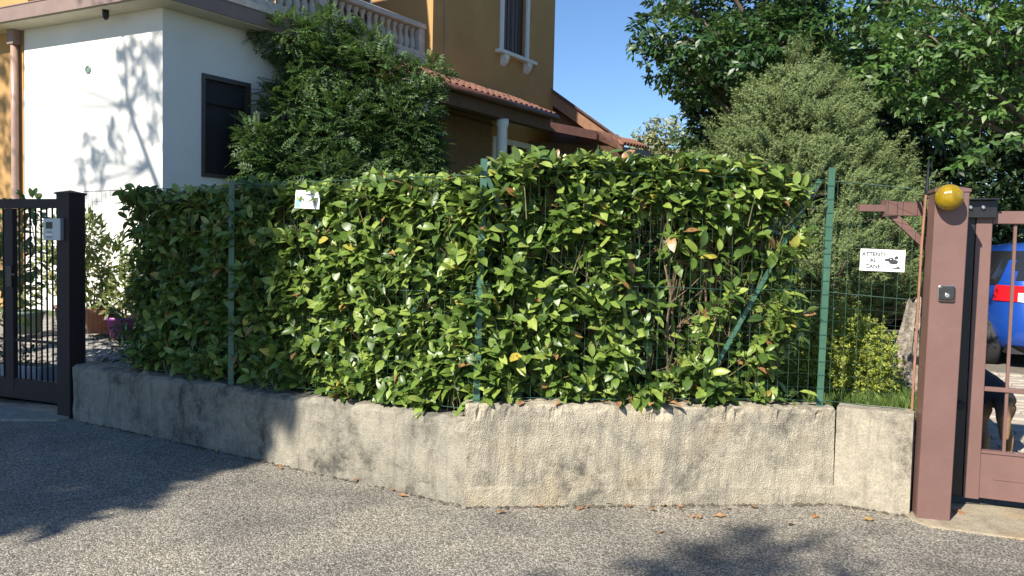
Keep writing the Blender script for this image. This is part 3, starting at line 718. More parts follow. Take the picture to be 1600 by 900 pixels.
# dark metal box seen through the slit between wall end and post
mbx = thing('gate_motor', 'dark grey gate motor box behind the wall end', 'motor', (2.62, 5.3, 0))
m = MB(); m.bbox((2.60, 5.34, 0.20), (0.10, 0, 0), (0, 0.12, 0), (0, 0, 0.20), 0.01); m.build('housing', M['pot_green'], mbx)
m = MB(); m.bbox((2.60, 5.34, 0.42), (0.11, 0, 0), (0, 0.13, 0), (0, 0, 0.02), 0.008); m.build('lid', M['pot_grey'], mbx)

# ------------------------------------------------------------------ left gate
ld = Vector((-0.93, 0.37, 0)).normalized(); lb = Vector((0.37, 0.93, 0)).normalized()
lg = thing('entrance_post', 'dark brown square post at the shaded pedestrian entrance', 'post', (-4.0, 7.2, 0))
lc0 = Vector((-3.93, 7.09, 0)) + ld * 0.08 + lb * 0.085
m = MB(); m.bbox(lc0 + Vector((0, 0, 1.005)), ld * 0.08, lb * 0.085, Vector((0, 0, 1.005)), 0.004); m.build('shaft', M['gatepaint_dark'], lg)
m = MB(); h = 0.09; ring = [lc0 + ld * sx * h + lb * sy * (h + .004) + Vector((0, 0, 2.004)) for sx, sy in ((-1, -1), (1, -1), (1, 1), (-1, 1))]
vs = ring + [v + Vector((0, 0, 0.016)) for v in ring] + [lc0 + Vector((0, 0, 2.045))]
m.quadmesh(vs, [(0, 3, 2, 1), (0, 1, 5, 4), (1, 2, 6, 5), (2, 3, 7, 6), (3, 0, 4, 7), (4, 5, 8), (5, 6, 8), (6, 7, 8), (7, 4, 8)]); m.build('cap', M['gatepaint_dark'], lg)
ic = thing('intercom', 'grey metal intercom panel fixed to the dark entrance post', 'intercom', tuple(lc0 + Vector((0, 0, 1.65))))
ici = lc0 + ld * 0.085 - lb * 0.105 + Vector((0, 0, 1.69))
m = MB(); m.bbox(ici, ld * 0.105, Vector((0, 0, 0.098)), lb * 0.02, 0.004); m.build('housing', M['intercom'], ic)
m = MB(); m.bbox(ici - lb * 0.021 + ld * 0.03 + Vector((0, 0, 0.035)), ld * 0.04, Vector((0, 0, 0.03)), lb * 0.002, 0.001); m.build('speaker_grille', M['steel_dark'], ic)
for k in range(3):
    m = MB(); m.bbox(ici - lb * 0.021 + ld * 0.03 + Vector((0, 0, -0.025 - k * 0.022)), ld * 0.035, Vector((0, 0, 0.007)), lb * 0.002, 0.001); m.build('name_plate', M['plate'] if k == 1 else M['ink_pale'], ic)
lgate = thing('pedestrian_gate', 'dark brown metal pedestrian gate with thin vertical bars', 'gate', tuple(lc0))
def LG(t, z, o=0): return lc0 + ld * (0.085 + t) + lb * o + Vector((0, 0, z))
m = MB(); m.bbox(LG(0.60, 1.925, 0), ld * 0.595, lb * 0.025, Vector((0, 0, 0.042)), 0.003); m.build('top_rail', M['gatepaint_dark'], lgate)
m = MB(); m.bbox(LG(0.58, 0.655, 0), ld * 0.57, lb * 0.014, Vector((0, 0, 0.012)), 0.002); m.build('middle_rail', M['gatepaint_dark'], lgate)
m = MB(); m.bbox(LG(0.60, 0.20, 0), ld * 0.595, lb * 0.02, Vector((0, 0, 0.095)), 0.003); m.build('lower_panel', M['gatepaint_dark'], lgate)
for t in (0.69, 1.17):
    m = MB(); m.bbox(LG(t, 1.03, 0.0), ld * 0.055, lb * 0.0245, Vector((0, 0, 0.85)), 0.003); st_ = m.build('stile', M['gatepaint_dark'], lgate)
    if t < 1:
        b = MB(); b.bbox(LG(0.67, 1.25, -0.03), ld * 0.04, lb * 0.012, Vector((0, 0, 0.10)), 0.003); lk = b.build('lock_case', M['steel_dark'], lgate)
        b = MB(); b.bar(LG(0.65, 1.27, -0.06), LG(0.55, 1.27, -0.06), 0.018, 0.018); b.build('handle', M['steel_dark'], lk)
for k in range(16):
    t = 0.075 + k * 0.0715
    if abs(t - 0.69) < 0.08 or abs(t - 1.17) < .08: continue
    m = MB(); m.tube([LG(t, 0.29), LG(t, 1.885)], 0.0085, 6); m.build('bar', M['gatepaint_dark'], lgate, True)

# ------------------------------------------------------------------ house and annex
HO = Vector((-4.814, 11.0, 0)); dR = Vector((0.558, 0.83, 0)).normalized(); dN = Vector((-0.83, 0.558, 0)).normalized()
dl = Vector((-0.894, 0.447, 0)).normalized(); nl = Vector((-0.447, -0.894, 0)).normalized()
def H(a, b, z): return HO + dR * a + dN * b + Vector((0, 0, z))
def sheet(mb, p0, d, back, L, z0, z1, holes, th):
    """wall face from p0 along d with rectangular holes (u0,u1,v0,v1) and reveals going back"""
    us = sorted({0, L, *[h[0] for h in holes], *[h[1] for h in holes]}); zs = sorted({z0, z1, *[h[2] for h in holes], *[h[3] for h in holes]})
    p0 = Vector((p0.x, p0.y, 0))
    P = lambda u, z, o=0: p0 + d * u + back * o + Vector((0, 0, z))
    for u, u2 in zip(us, us[1:]):
        for z, z2 in zip(zs, zs[1:]):
            cu_, cz = (u + u2) / 2, (z + z2) / 2
            if any(h[0] < cu_ < h[1] and h[2] < cz < h[3] for h in holes): continue
            mb.quadmesh([P(u, z), P(u2, z), P(u2, z2), P(u, z2)], [(0, 1, 2, 3)])
    for a, b, z, z2 in holes:
        mb.quadmesh([P(a, z), P(b, z), P(b, z2), P(a, z2), P(a, z, th), P(b, z, th), P(b, z2, th), P(a, z2, th)], [(0, 4, 5, 1), (1, 5, 6, 2), (2, 6, 7, 3), (3, 7, 4, 0)])
ZS = 4.77
annex = thing('white_annex', 'white plastered flat roofed annex with brown eaves and one dark window', 'building', (-4.814, 11.0, 0.45))
LW = HO + dl * 3.02
m = MB(); m.prism([H(0, 0, 0) - nl * 0.2 + dN * 0.15 + dR * .02, H(3.6, 0.2, 0), H(3.6, 4, 0), LW - nl * 3.5, LW - nl * 0.2], 0.3, ZS - 0.01); m.build('core', M['plaster_white'], annex)
m = MB(); sheet(m, H(0, 0, 0), dR, dN, 3.6, 0.3, ZS, [(0.615, 1.415, 2.56, 3.995)], 0.14); m.build('side_wall', M['plaster_white'], annex, fix=False)
m = MB(); sheet(m, LW, -dl, -nl, 3.02, 0.3, ZS, [], 0.1); m.build('front_wall', M['plaster_white'], annex, fix=False)
w = MB()
for a0, a1, z0, z1 in ((0.60, 1.43, 3.945, 4.01), (0.60, 1.43, 2.545, 2.60), (0.60, 0.65, 2.60, 3.945), (1.365, 1.43, 2.60, 3.945)):
    w.obox(H((a0 + a1) / 2, 0.005, (z0 + z1) / 2), dR * (a1 - a0) / 2, dN * 0.03, (0, 0, (z1 - z0) / 2))
win = w.build('window', M['darkframe'], annex)
w = MB(); w.obox(H(1.01, 0.07, 3.78), dR * .36, dN * .03, (0, 0, 0.17)); w.build('roller_box', M['mosquito'], win)
w = MB(); w.obox(H(1.01, 0.09, 3.10), dR * .40, dN * .004, (0, 0, 0.52)); w.build('insect_screen', M['mosquito'], win)
w = MB(); w.obox(H(1.22, 0.075, 3.10), dR * .012, dN * .008, (0, 0, 0.5)); w.build('mullion', M['darkframe'], win)
FCN = Vector((-4.69, 10.52, 0))
m = MB(); m.prism([FCN + dR * .01 - nl * .01, FCN + dR * 3.75, FCN + dR * 3.75 + dN * 5, FCN + dl * 8.2 - nl * 4.5, FCN + dl * 8.2 - nl * .01], ZS, ZS + 0.12); m.build('roof_slab', M['soffit'], annex)
m = MB()
for d_, L_ in ((dl, 8.2), (dR, 3.75)):
    c = FCN + d_ * (L_ / 2); inw = -nl if d_ is dl else dN
    m.obox(c + Vector((0, 0, ZS + 0.115)) - inw * 0.012, d_ * (L_ / 2 + (0.012 if d_ is dl else 0.0)), inw * 0.012, (0, 0, 0.10))
    m.obox(c + Vector((0, 0, ZS + 0.222)) + inw * 0.03, d_ * (L_ / 2 + .02), inw * 0.065, (0, 0, 0.008))
m.build('fascia', M['fascia'], annex)
m = MB(); m.tube([LW + nl * 0.07 + dl * 0.13 + Vector((0, 0, z)) for z in (0.4, 2, 3.4, ZS - .2)], 0.055, 12); dp = m.build('downpipe', M['pipe'], annex, True)
m = MB(); m.obox(LW + nl * 0.07 + dl * 0.13 + Vector((0, 0, ZS - 0.11)), dl * 0.075, nl * 0.07, (0, 0, 0.11)); m.build('hopper', M['fascia'], dp)
vc = HO + dl * 1.535 + Vector((0, 0, 4.06))
m = MB(); m.lathe(vc, [(0.058, 0), (0.058, 0.012), (0.048, 0.016), (0.04, 0.006)], 18, nl); m.build('vent', M['pot_green'], annex)
m = MB(); m.lathe(HO + dl * 0.86 + nl * 0.22 + Vector((0, 0, ZS - 0.13)), [(0.02, 0), (0.045, 0.04), (0.045, 0.13)], 10); m.build('eave_lamp', M['steel_dark'], annex, True)
m = MB(); m.obox(FCN + dl * 1.9 - nl * 0.35 + Vector((0, 0, ZS + 0.27)), dl * 1.1, nl * 0.12, (0, 0, 0.05)); m.build('coping', M['stone'], annex)

house = thing('orange_house', 'orange rendered two storey house with a stone balustrade terrace and tiled porch', 'building', tuple(H(5.68, 0, 0.5)))
m = MB(); m.prism([H(3.61, .2, 0), H(5.69, .2, 0), H(5.69, 7, 0), H(3.61, 7, 0)], 0.4, 5.2)
m.prism([H(5.70, .2, 0), H(10.2, .2, 0), H(10.2, 8, 0), H(5.70, 8, 0)], 0.4, 9.2)
m.quadmesh([H(10.22, 0, .4), H(10.22, 8, .4), H(10.22, 8, 9.2), H(10.22, 0, 9.2)], [(0, 1, 2, 3)])
m.quadmesh([H(5.68, 0, 5.1), H(5.68, 8, 5.1), H(5.68, 8, 9.2), H(5.68, 0, 9.2)], [(0, 1, 2, 3)])
sheet(m, H(3.61, 0, 0), dR, dN, 10.22 - 3.61, 0.4, 5.1, [(7.84 - 3.61, 9.12 - 3.61, 2.7, 3.92)], 0.18)
sheet(m, H(5.68, 0, 0), dR, dN, 10.22 - 5.68, 5.1, 9.2, [(8.04 - 5.68, 8.95 - 5.68, 5.92, 7.6)], 0.18)
m.build('wall', M['plaster_orange'], house, fix=False)
# low orange wall left of the annex
m = MB(); sheet(m, LW + dl * 5 , -dl, -nl, 4.98, 0.3, ZS, [], .1); m.build('side_wing_wall', M['plaster_orange'], house, fix=False)
m = MB(); m.obox(LW + dl * 2.6 - nl * 0.55 + Vector((0, 0, 6.05)), dl * 2.3, nl * 0.3, (0, 0, 0.95)); m.build('upper_wing', M['plaster_orange'], house)
# upper window
w = MB(); w.extr([H(a_, -0.042, z_) for a_, z_ in ((7.93, 5.92), (8.04, 5.92), (8.04, 7.6), (8.95, 7.6), (8.95, 5.92), (9.06, 5.92), (9.06, 7.72), (7.93, 7.72))], dN * 0.06)
win = w.build('window', M['frame_white'], house)
w = MB(); w.bbox(H(8.52, -0.06, 5.875), dR * 0.74, dN * 0.09, (0, 0, 0.04), 0.008); w.build('sill', M['frame_white'], win)
for a_ in (8.06, 8.98):
    w = MB(); w.extr([H(a_ - .09, -0.005, 5.833), H(a_ - .09, -0.13, 5.833), H(a_ - .09, -0.12, 5.74), H(a_ - .09, -0.07, 5.66), H(a_ - .09, -0.005, 5.60)], dR * 0.18); w.build('sill_bracket', M['frame_white'], win)
for a_ in (8.27, 8.72):
    w = MB(); w.obox(H(a_, 0.10, 6.75), dR * 0.215, dN * 0.015, (0, 0, 0.82)); sh = w.build('shutter', M['shutter'], win)
    for q in (-0.2, -0.07, 0.07, 0.2):
        s_ = MB(); s_.obox(H(a_ + q, 0.078, 6.75), dR * 0.014, dN * 0.007, (0, 0, 0.82)); s_.build('batten', M['shutter'], sh)
# lower window behind the column
w = MB()
for a0, a1, z0, z1 in ((7.72, 9.24, 3.92, 4.04), (7.72, 7.84, 2.7, 3.918), (9.12, 9.24, 2.7, 3.918)): w.obox(H((a0 + a1) / 2, -0.012, (z0 + z1) / 2), dR * (a1 - a0) / 2, dN * 0.03, (0, 0, (z1 - z0) / 2))
win2 = w.build('window', M['frame_white'], house)
w = MB(); w.obox(H(8.48, 0.12, 3.3), dR * 0.64, dN * 0.01, (0, 0, 0.62)); w.build('pane', M['glass_dark'], win2)
m = MB(); m.tube([H(6.04, -0.012, z) for z in (5.05, 5.5, 6.2, 7.0, 7.8)], 0.012, 6); m.build('cable', M['pipe'], house)
# balustrade
bal = MB(); bal.obox(H(3.1, 0.30, 5.33), dR * 2.56, dN * 0.16, (0, 0, 0.05)); bal.obox(H(3.1, 0.30, 5.12), dR * 2.56, dN * 0.22, (0, 0, 0.15)); balu = bal.build('balustrade', M['stone'], house)
m = MB(); m.bbox(H(3.12, 0.30, 5.885), dR * 2.60, dN * 0.15, (0, 0, 0.05), 0.012); m.build('hand_rail', M['stone'], balu)
for a_ in (5.58, 3.05, 0.7):
    m = MB(); m.obox(H(a_, 0.30, 5.607), dR * 0.09, dN * 0.12, (0, 0, 0.225)); m.build('pier', M['stone'], balu)
b0 = MB(); b0.lathe((0, 0, 0), [(0.062, 0), (0.062, 0.03), (0.045, 0.045), (0.05, 0.06), (0.068, 0.13), (0.064, 0.19), (0.038, 0.29), (0.034, 0.35), (0.05, 0.375), (0.04, 0.39), (0.062, 0.405), (0.062, 0.45)], 12)
me_b = None; oh = Vector(house.location); a_ = 0.88
while a_ < 5.5:
    if abs(a_ - 3.05) > 0.14:
        if me_b is None: ob = b0.build('baluster', M['stone'], None, True); me_b = ob; ob.parent = balu
        else: ob = copy_obj(me_b, balu)
        ob.location = H(a_, 0.30, 5.383) - oh
    a_ += 0.168
m = MB(); m.obox(H(4.22, 1.5, 6.25), dR * 0.30, dN * 0.95, (0, 0, 0.95)); scn = m.build('terrace_screen', M['timber'], house)
m = MB(); m.obox(H(4.54, .58, 6.25), dR * 0.018, dN * 0.035, (0, 0, 0.95)); m.build('screen_post', M['frame_white'], scn)
m = MB(); m.obox(H(1.5, 2.4, 7.15), dR * 0.6, dN * 1.85, (0, 0, 2.25)); m.build('unseen_shade_block', M['plaster_orange'], house)  # unseen block above the annex, added to keep sun off the terrace wall
# porch
EB, ZE, ZR = -1.32, 4.47, 5.0
slope = Vector((H(0, EB, ZE) - H(0, -0.01, ZR))); SL = slope.length; sdir = slope.normalized(); spn = dR.cross(sdir).normalized()
if spn.z < 0: spn = -spn
pr = MB(); pr.obox(H(6.02, EB / 2, (ZE + ZR) / 2) - spn * 0.05, dR * 2.12, sdir * SL / 2, spn * 0.025); porch = pr.build('porch_roof', M['timber'], house)
t0 = MB(); n_ = 7; vs = []
for r_, y_ in ((0.082, 0), (0.070, 1)):
    for rr in (r_, r_ - 0.014):
        for k in range(n_): a2 = math.pi * k / (n_ - 1); vs.append((math.cos(a2) * rr, y_ * 0.50, math.sin(a2) * rr))
fs = []
for k in range(n_ - 1):
    fs += [(k, k + 1, 2 * n_ + k + 1, 2 * n_ + k), (n_ + k + 1, n_ + k, 3 * n_ + k, 3 * n_ + k + 1), (k, n_ + k, n_ + k + 1, k + 1)]
t0.quadmesh(vs, fs); tl = None
for c_ in range(23):
    for r_ in range(3):
        p = H(3.98 + c_ * 0.187, 0, ZR) + sdir * (SL + 0.05 - r_ * 0.45) - spn * (0.045 - 0.012) + Vector((0, 0, random.uniform(-.006, .006)))
        if tl is None: tl = t0.build('roof_tile', M['tile'], None, True); o = tl; o.parent = porch
        else: o = copy_obj(tl, porch)
        q = p - oh; up = -sdir
        x = up.cross(spn).normalized(); rt = random.uniform(-.02, .02)
        o.matrix_local = Matrix(((x.x, up.x, spn.x, q.x), (x.y, up.y, spn.y, q.y), (x.z, up.z, spn.z, q.z), (0, 0, 0, 1))) @ Matrix.Rotation(rt, 4, 'Z')
m = MB(); m.tube([H(3.9, EB - 0.06, ZE - 0.075), H(8.14, EB - 0.06, ZE - 0.075)], 0.062, 10); m.build('gutter', M['copper_gutter'], house, True)
m = MB(); m.obox(H(6.0, EB + 0.14, 4.24), dR * 2.05, dN * 0.09, (0, 0, 0.12)); m.build('porch_beam', M['timber'], house)
m = MB(); m.obox(H(6.0, EB / 2, 4.38), dR * 2.1, dN * 0.60, (0, 0, 0.015)); m.build('porch_ceiling', M['timber'], house)
m = MB(); m.lathe(H(6.41, EB + 0.14, 0.6), [(0.12, 0), (0.115, 1.5), (0.10, 3.36), (0.125, 3.42), (0.125, 3.52)], 16); m.build('column', M['frame_white'], house, True)
m = MB(); m.lathe(H(4.05, EB + 0.14, 0.6), [(0.12, 0), (0.115, 1.5), (0.10, 3.36), (0.125, 3.42), (0.125, 3.52)], 16); m.build('column', M['frame_white'], house, True)
m = MB(); m.obox(H(6.72, -0.055, 3.4), dR * 0.9, dN * 0.02, (0, 0, 1.03)); rs = m.build('reed_screen', M['reed'], house)
m = MB(); m.tube([H(5.8, -0.10, 4.28), H(7.64, -0.10, 4.24)], 0.018, 6); m.build('screen_pole', M['timber'], rs)
# low tiled wing beyond the corner
wing = thing('low_tiled_wing', 'low wing with brown gable board and terracotta eaves right of the orange house', 'building', (1.5, 19, 0.6))
va, vb = Vector((0.62, 19.5, 5.57)), Vector((2.52, 19.5, 4.28)); rd = Vector((0.0, 1.0, 0))
m = MB(); m.obox((va + vb) / 2 - Vector((0, 0, .13)), (vb - va) / 2, rd * 0.02, Vector((0.08, 0, 0.115))); m.build('gable_board', M['timber_mid'], wing)
m = MB(); m.obox((va + vb) / 2 + rd * 2.2 + Vector((.01, 0, .03)), (vb - va) / 2 * 1.02, rd * 2.3, Vector((0.01, 0, 0.022))); m.build('roof', M['copper_gutter'], wing)
m = MB(); m.extr([va + rd * .5 - Vector((0, 0, .2)), vb + rd * .5 - Vector((0, 0, .12)), vb + rd * .5 - Vector((.1, 0, 3.6)), va + rd * .5 - Vector((0, 0, 4.6))], rd * 3); m.build('gable_wall', M['timber_mid'], wing)
e0, e1, e2, e3 = Vector((0.35, 17.55, 4.36)), Vector((1.80, 17.9, 4.17)), Vector((2.45, 18.4, 3.99)), Vector((3.35, 20.0, 4.10))
m = MB(); m.obox((e0 + e1) / 2, (e1 - e0) / 2, (0, 0.03, 0), (0, 0, 0.095)); m.obox((e0 + e1) / 2 + Vector((0, .9, .13)), (e1 - e0) / 2, (0, 0.9, 0.16), (0, -0.002, 0.02)); m.build('eave_board', M['copper_gutter'], wing)
m = MB(); m.extr([e1 + Vector((0, 0, .11)), e1 - Vector((0, 0, .08)), e2 - Vector((0, 0, .09)), e2 + Vector((0.1, 0.3, .12)), e1 + Vector((.6, .9, .16))], Vector((0.0, .25, 0.02))); m.build('hip_cap', M['tile'], wing)
m = MB(); m.obox((e2 + e3) / 2 + Vector((.02, 0, -.05)), (e3 - e2) / 2, (0.02, 0.02, 0), (0, 0, 0.06)); m.build('gutter', M['copper_gutter'], wing)
dd = (e3 - e2).normalized()
for k in range(9):
    c = e2.lerp(e3, (k + .6) / 9.5) + Vector((0, 0, .05)); o = copy_obj(tl); o.parent = wing
    u_ = Vector((-0.75, 0.45, 0.42)).normalized(); x = u_.cross(Vector((0, 0, 1))).normalized(); z_ = x.cross(u_)
    q = c - Vector(wing.location)
    o.matrix_local = Matrix(((x.x, u_.x, z_.x, q.x), (x.y, u_.y, z_.y, q.y), (x.z, u_.z, z_.z, q.z), (0, 0, 0, 1)))
m = MB(); m.prism([(0.3, 18.6), (2.6, 19.2), (3.6, 21.5), (0.3, 21.5)], 0.5, 4.1); m.build('lower_wall', M['timber'], wing)
# distant tiled roof
fr_ = thing('distant_roof', 'small far house with orange tiled roof behind the hedge', 'building', (9.3, 40, 0.5))
m = MB(); m.prism([(8.7, 40), (12.5, 40), (12.5, 46), (8.7, 46)], 0.3, 6.75); m.build('wall', M['plaster_orange'], fr_)
m = MB(); m.quadmesh([(8.2, 39.5, 6.75), (12.9, 39.5, 6.75), (12.9, 43, 7.7), (9.4, 43, 7.7), (8.2, 46.5, 6.75), (12.9, 46.5, 6.75)], [(0, 1, 2, 3), (0, 3, 4), (3, 2, 5, 4)]); fr2 = m.build('roof', M['tile'], fr_, fix=False)
for k in range(10):
    m = MB(); a = Vector((8.3 + k * 0.42, 39.5, 6.77)); b = a + Vector((0, 3.4, 0.93)); b.x = max(b.x, 9.4)
    m.tube([a, b], 0.09, 6); m.build('tile_row', M['tile'], fr2, True)

# ------------------------------------------------------------------ laurel hedges
def hedge(name, label, pA, pB, s0, s1, zb, ztop, n_sh, gaps, seed, ends):
    """shoots with spiralling leaves along the fence line; 300 leaves nearest the street are single parts"""
    rg = np.random.default_rng(seed); d = (pB - pA); L = d.length; d = d.normalized(); bk = Vector((-d.y, d.x, 0))
    if bk.y < 0: bk = -bk
    dv, bv = np.array(d), np.array(bk); up = np.array([0, 0, 1.0])
    base = pA.lerp(pB, (s0 + s1) / 2)
    t = thing(name, label, 'hedge', (base.x + bk.x * .3, base.y + bk.y * .3, zb))
    S = rg.uniform(s0, s1, n_sh) * L
    topz = np.array([ztop(s / L) for s in S])
    cls = rg.random(n_sh)
    dep = np.where(cls < 0.56, rg.uniform(-0.08, 0.14, n_sh), rg.uniform(0.16, 0.75, n_sh))
    Z = zb + (topz - zb) * rg.random(n_sh)
    top = cls > 0.80
    Z = np.where(top, topz - rg.uniform(0.03, 0.10, n_sh), Z); dep = np.where(top, rg.uniform(0.0, 0.75, n_sh), dep)
    keep = np.ones(n_sh, bool)
    for (ga, gb_, za, zb_, pr_) in gaps:
        u = (S / L - (ga + gb_) / 2) / ((gb_ - ga) / 2); w = (Z - (za + zb_) / 2) / ((zb_ - za) / 2)
        ins = (u * u + w * w < 1) & (dep < 0.34); keep &= ~(ins & (rg.random(n_sh) < pr_))
    # patchiness
    nz = np.array([mnoise.noise(Vector((s * 4.2 + seed, z * 4.2, 3.0))) for s, z in zip(S, Z)])
    keep &= ~((nz < -0.06) & (dep < 0.13) & (rg.random(n_sh) < 0.85) & ~top)
    S, dep, Z, topz, top = S[keep], dep[keep], Z[keep], topz[keep], top[keep]; n = len(S)
    tip = np.array(pA) * np.array([1, 1, 0]) + dv * S[:, None] + bv * dep[:, None] + up * Z[:, None]
    ax = -bv * rg.uniform(0.25, 0.8, n)[:, None] + up * rg.uniform(0.25, 1.0, n)[:, None] + dv * rg.normal(0, 0.35, n)[:, None]
    ax = np.where(top[:, None], up * 1.0 + rg.normal(0, 0.28, (n, 3)) - bv * 0.2, ax)
    # free ends turn outwards
    for side, on in ((-1, ends[0]), (1, ends[1])):
        if on:
            e = s0 * L if side < 0 else s1 * L; k = np.exp(-np.abs(S - e) / 0.18)[:, None]; ax += dv * side * 0.8 * k
    ax = nrm(ax); sl_ = rg.uniform(0.13, 0.26, n); P = []; D = []; Nn = []; Sc = []
    x = nrm(np.cross(ax, rg.normal(size=(n, 3)))); y = np.cross(ax, x)
    for i in range(8):
        f = i / 7.0; aa = i * 2.4 + rg.normal(0, .25, n)
        rad = x * np.cos(aa)[:, None] + y * np.sin(aa)[:, None]
        al = np.radians(85 - 42 * f) + rg.normal(0, .18, n)
        dd_ = ax * np.cos(al)[:, None] + rad * np.sin(al)[:, None] - up * (0.18 * rg.random(n))[:, None]
        nn = ax * np.sin(al)[:, None] - rad * np.cos(al)[:, None] + rg.normal(0, .18, (n, 3)) + up * 0.15
        P.append(tip - ax * (sl_ * (0.85 * (1 - f)))[:, None]); D.append(dd_); Nn.append(nn)
        Sc.append(rg.uniform(0.076, 0.134, n) * (1.0 - 0.28 * max(0, f - 0.6)))
    P, D, Nn, Sc = np.vstack(P), np.vstack(D), np.vstack(Nn), np.concatenate(Sc)
    ok = rg.random(len(P)) < 0.93; P, D, Nn, Sc = P[ok], D[ok], Nn[ok], Sc[ok]
    # clipped top: leaves standing above the trimmed line are gone
    along = (P[:, :2] - np.array(pA)[:2]) @ dv[:2] / L
    ok = P[:, 2] + Sc * nrm(D)[:, 2] < np.array([ztop(min(1, max(0, q))) for q in along]) + 0.015 + 0.03 * rg.random(len(P))
    P, D, Nn, Sc = P[ok], D[ok], Nn[ok], Sc[ok]
    # keep leaves above the wall top
    ok = P[:, 2] > zb - 0.02; P, D, Nn, Sc = P[ok], D[ok], Nn[ok], Sc[ok]
    front = (P[:, :2] @ bv[:2]) - Sc * np.abs(nrm(Nn) @ bv) * 1.2
    idx = np.argsort(front); single = idx[:300]; rest = idx[300:]
    scatter('foliage', LAUREL, P[rest], D[rest], Nn[rest], Sc[rest], M['laurel'], t, True, 'stuff')
    # single leaves
    mes = []
    for tv, tf in LAUREL:
        me = bpy.data.meshes.new('leaf'); me.from_pydata([tuple(v) for v in tv], [], [tuple(int(q) for q in f_) for f_ in tf]); me.materials.append(M['laurel'])
        me.polygons.foreach_set('use_smooth', np.ones(len(me.polygons), bool)); mes.append(me)
    A = frames(D[single], Nn[single]); og = np.array(origin_of(t))
    for k, i in enumerate(single):
        o = bpy.data.objects.new('leaf', mes[k % len(mes)]); COL.objects.link(o); o.parent = t
        a = A[k] * Sc[i]; p = P[i] - og
        o.matrix_local = Matrix(((a[0][0], a[1][0], a[2][0], p[0]), (a[0][1], a[1][1], a[2][1], p[1]), (a[0][2], a[1][2], a[2][2], p[2]), (0, 0, 0, 1)))
    # shoots
    m = MB()
    for i in range(n):
        a = Vector(tip[i]); q = Vector(ax[i]); mid = a - q * sl_[i]; m.tube([a, mid, mid - (q * 0.4 + Vector((0, 0, 0.6))) * sl_[i] * 0.8], [0.0015, 0.0028, 0.004], 3, False)
    m.build('shoots', M['twig_green'], t, fix=False)['kind'] = 'stuff'
    # woody stems
    m = MB(); ns = int((s1 - s0) * L / 0.045)
    for i in range(ns):
        s = s0 * L + (s1 - s0) * L * (i + rg.random()) / ns; o_ = rg.uniform(0.12, 0.55); zt = ztop(s / L) - rg.uniform(0.1, 0.5)
        p = pA + d * s + bk * o_; pts = []; lx, ly = rg.normal(0, .14), rg.normal(0, .08)
        for k in range(7):
            f = k / 6; pts.append(Vector((p.x, p.y, 0)) + d * (lx * f + rg.normal(0, .018)) + bk * (ly * f + rg.normal(0, .015)) + Vector((0, 0, zb - .1 + (zt - zb + .1) * f)))
        r0_ = rg.uniform(0.006, 0.013); m.tube(pts, [r0_ * (1 - .65 * k / 6) for k in range(7)], 5, False)
        for k in range(7):
            b = pts[int(rg.integers(1, 6))]; e = b + d * rg.normal(0, .12) - bk * rg.uniform(-.05, .22) + Vector((0, 0, rg.uniform(.08, .28)))
            m.tube([b, b.lerp(e, .5) + Vector((0, 0, -.015)), e], [r0_ * .5, r0_ * .38, r0_ * .2], 4, False)
    m.build('stems', M['twig'], t, fix=False)['kind'] = 'stuff'
    return t
Lr = (FC - FB).length
def topR(s): return 2.13 + 0.10 * sstep(0.0, 0.14, s) - 0.07 * sstep(0.75, 1.0, s) + 0.008 * math.sin(s * 21)
def topL(s): return 2.03 + 0.04 * sstep(0.45, 0.6, s) + 0.03 * math.sin(s * 17) + 0.025 * math.sin(s * 41)
hedge('laurel_hedge', 'taller sunlit cherry laurel hedge with a thin bare patch behind the wire mesh', FB, FC, -0.02, 0.955, 0.66, topR, 3500,
      [(0.40, 0.66, 0.80, 1.90, 0.86), (0.58, 0.86, 0.85, 1.75, 0.78), (0.12, 0.24, 1.4, 1.9, .6), (0.84, 1.0, 0.9, 1.6, .6), (0.24, 0.36, 0.8, 1.3, .5)], 11, (False, True))
hedge('laurel_hedge', 'lower laurel hedge running from the deep shade by the entrance into sunlight', FA, FB, 0.155, 1.0, 0.56, topL, 5200,
      [(0.80, 0.9, 1.2, 1.7, 0.5), (0.93, 1.0, 0.5, 0.72, .8)], 12, (True, False))

# ------------------------------------------------------------------ other plants
def plant(name, label, cat, base, tpls, P, D, sc, mt, stem=None, up=0.4, jit=0.35, group=None, leafname='foliage'):
    t = thing(name, label, cat, base, group); n = len(P)
    D2 = nrm(D + RNG.normal(0, jit, (n, 3)) + np.array([0, 0, up])); N2 = RNG.normal(0, .35, (n, 3)) + np.array([0, -0.15, 1.0])
    N2 = N2 + 0.6 * D
    s = RNG.uniform(sc[0], sc[1], n)
    scatter(leafname, tpls, P, D2, N2, s, mt, t, True, 'stuff')
    if stem is not None: stem.build('trunk' if cat == 'tree' else 'stems', M['bark'] if cat == 'tree' else M['twig'], t, True)
    return t
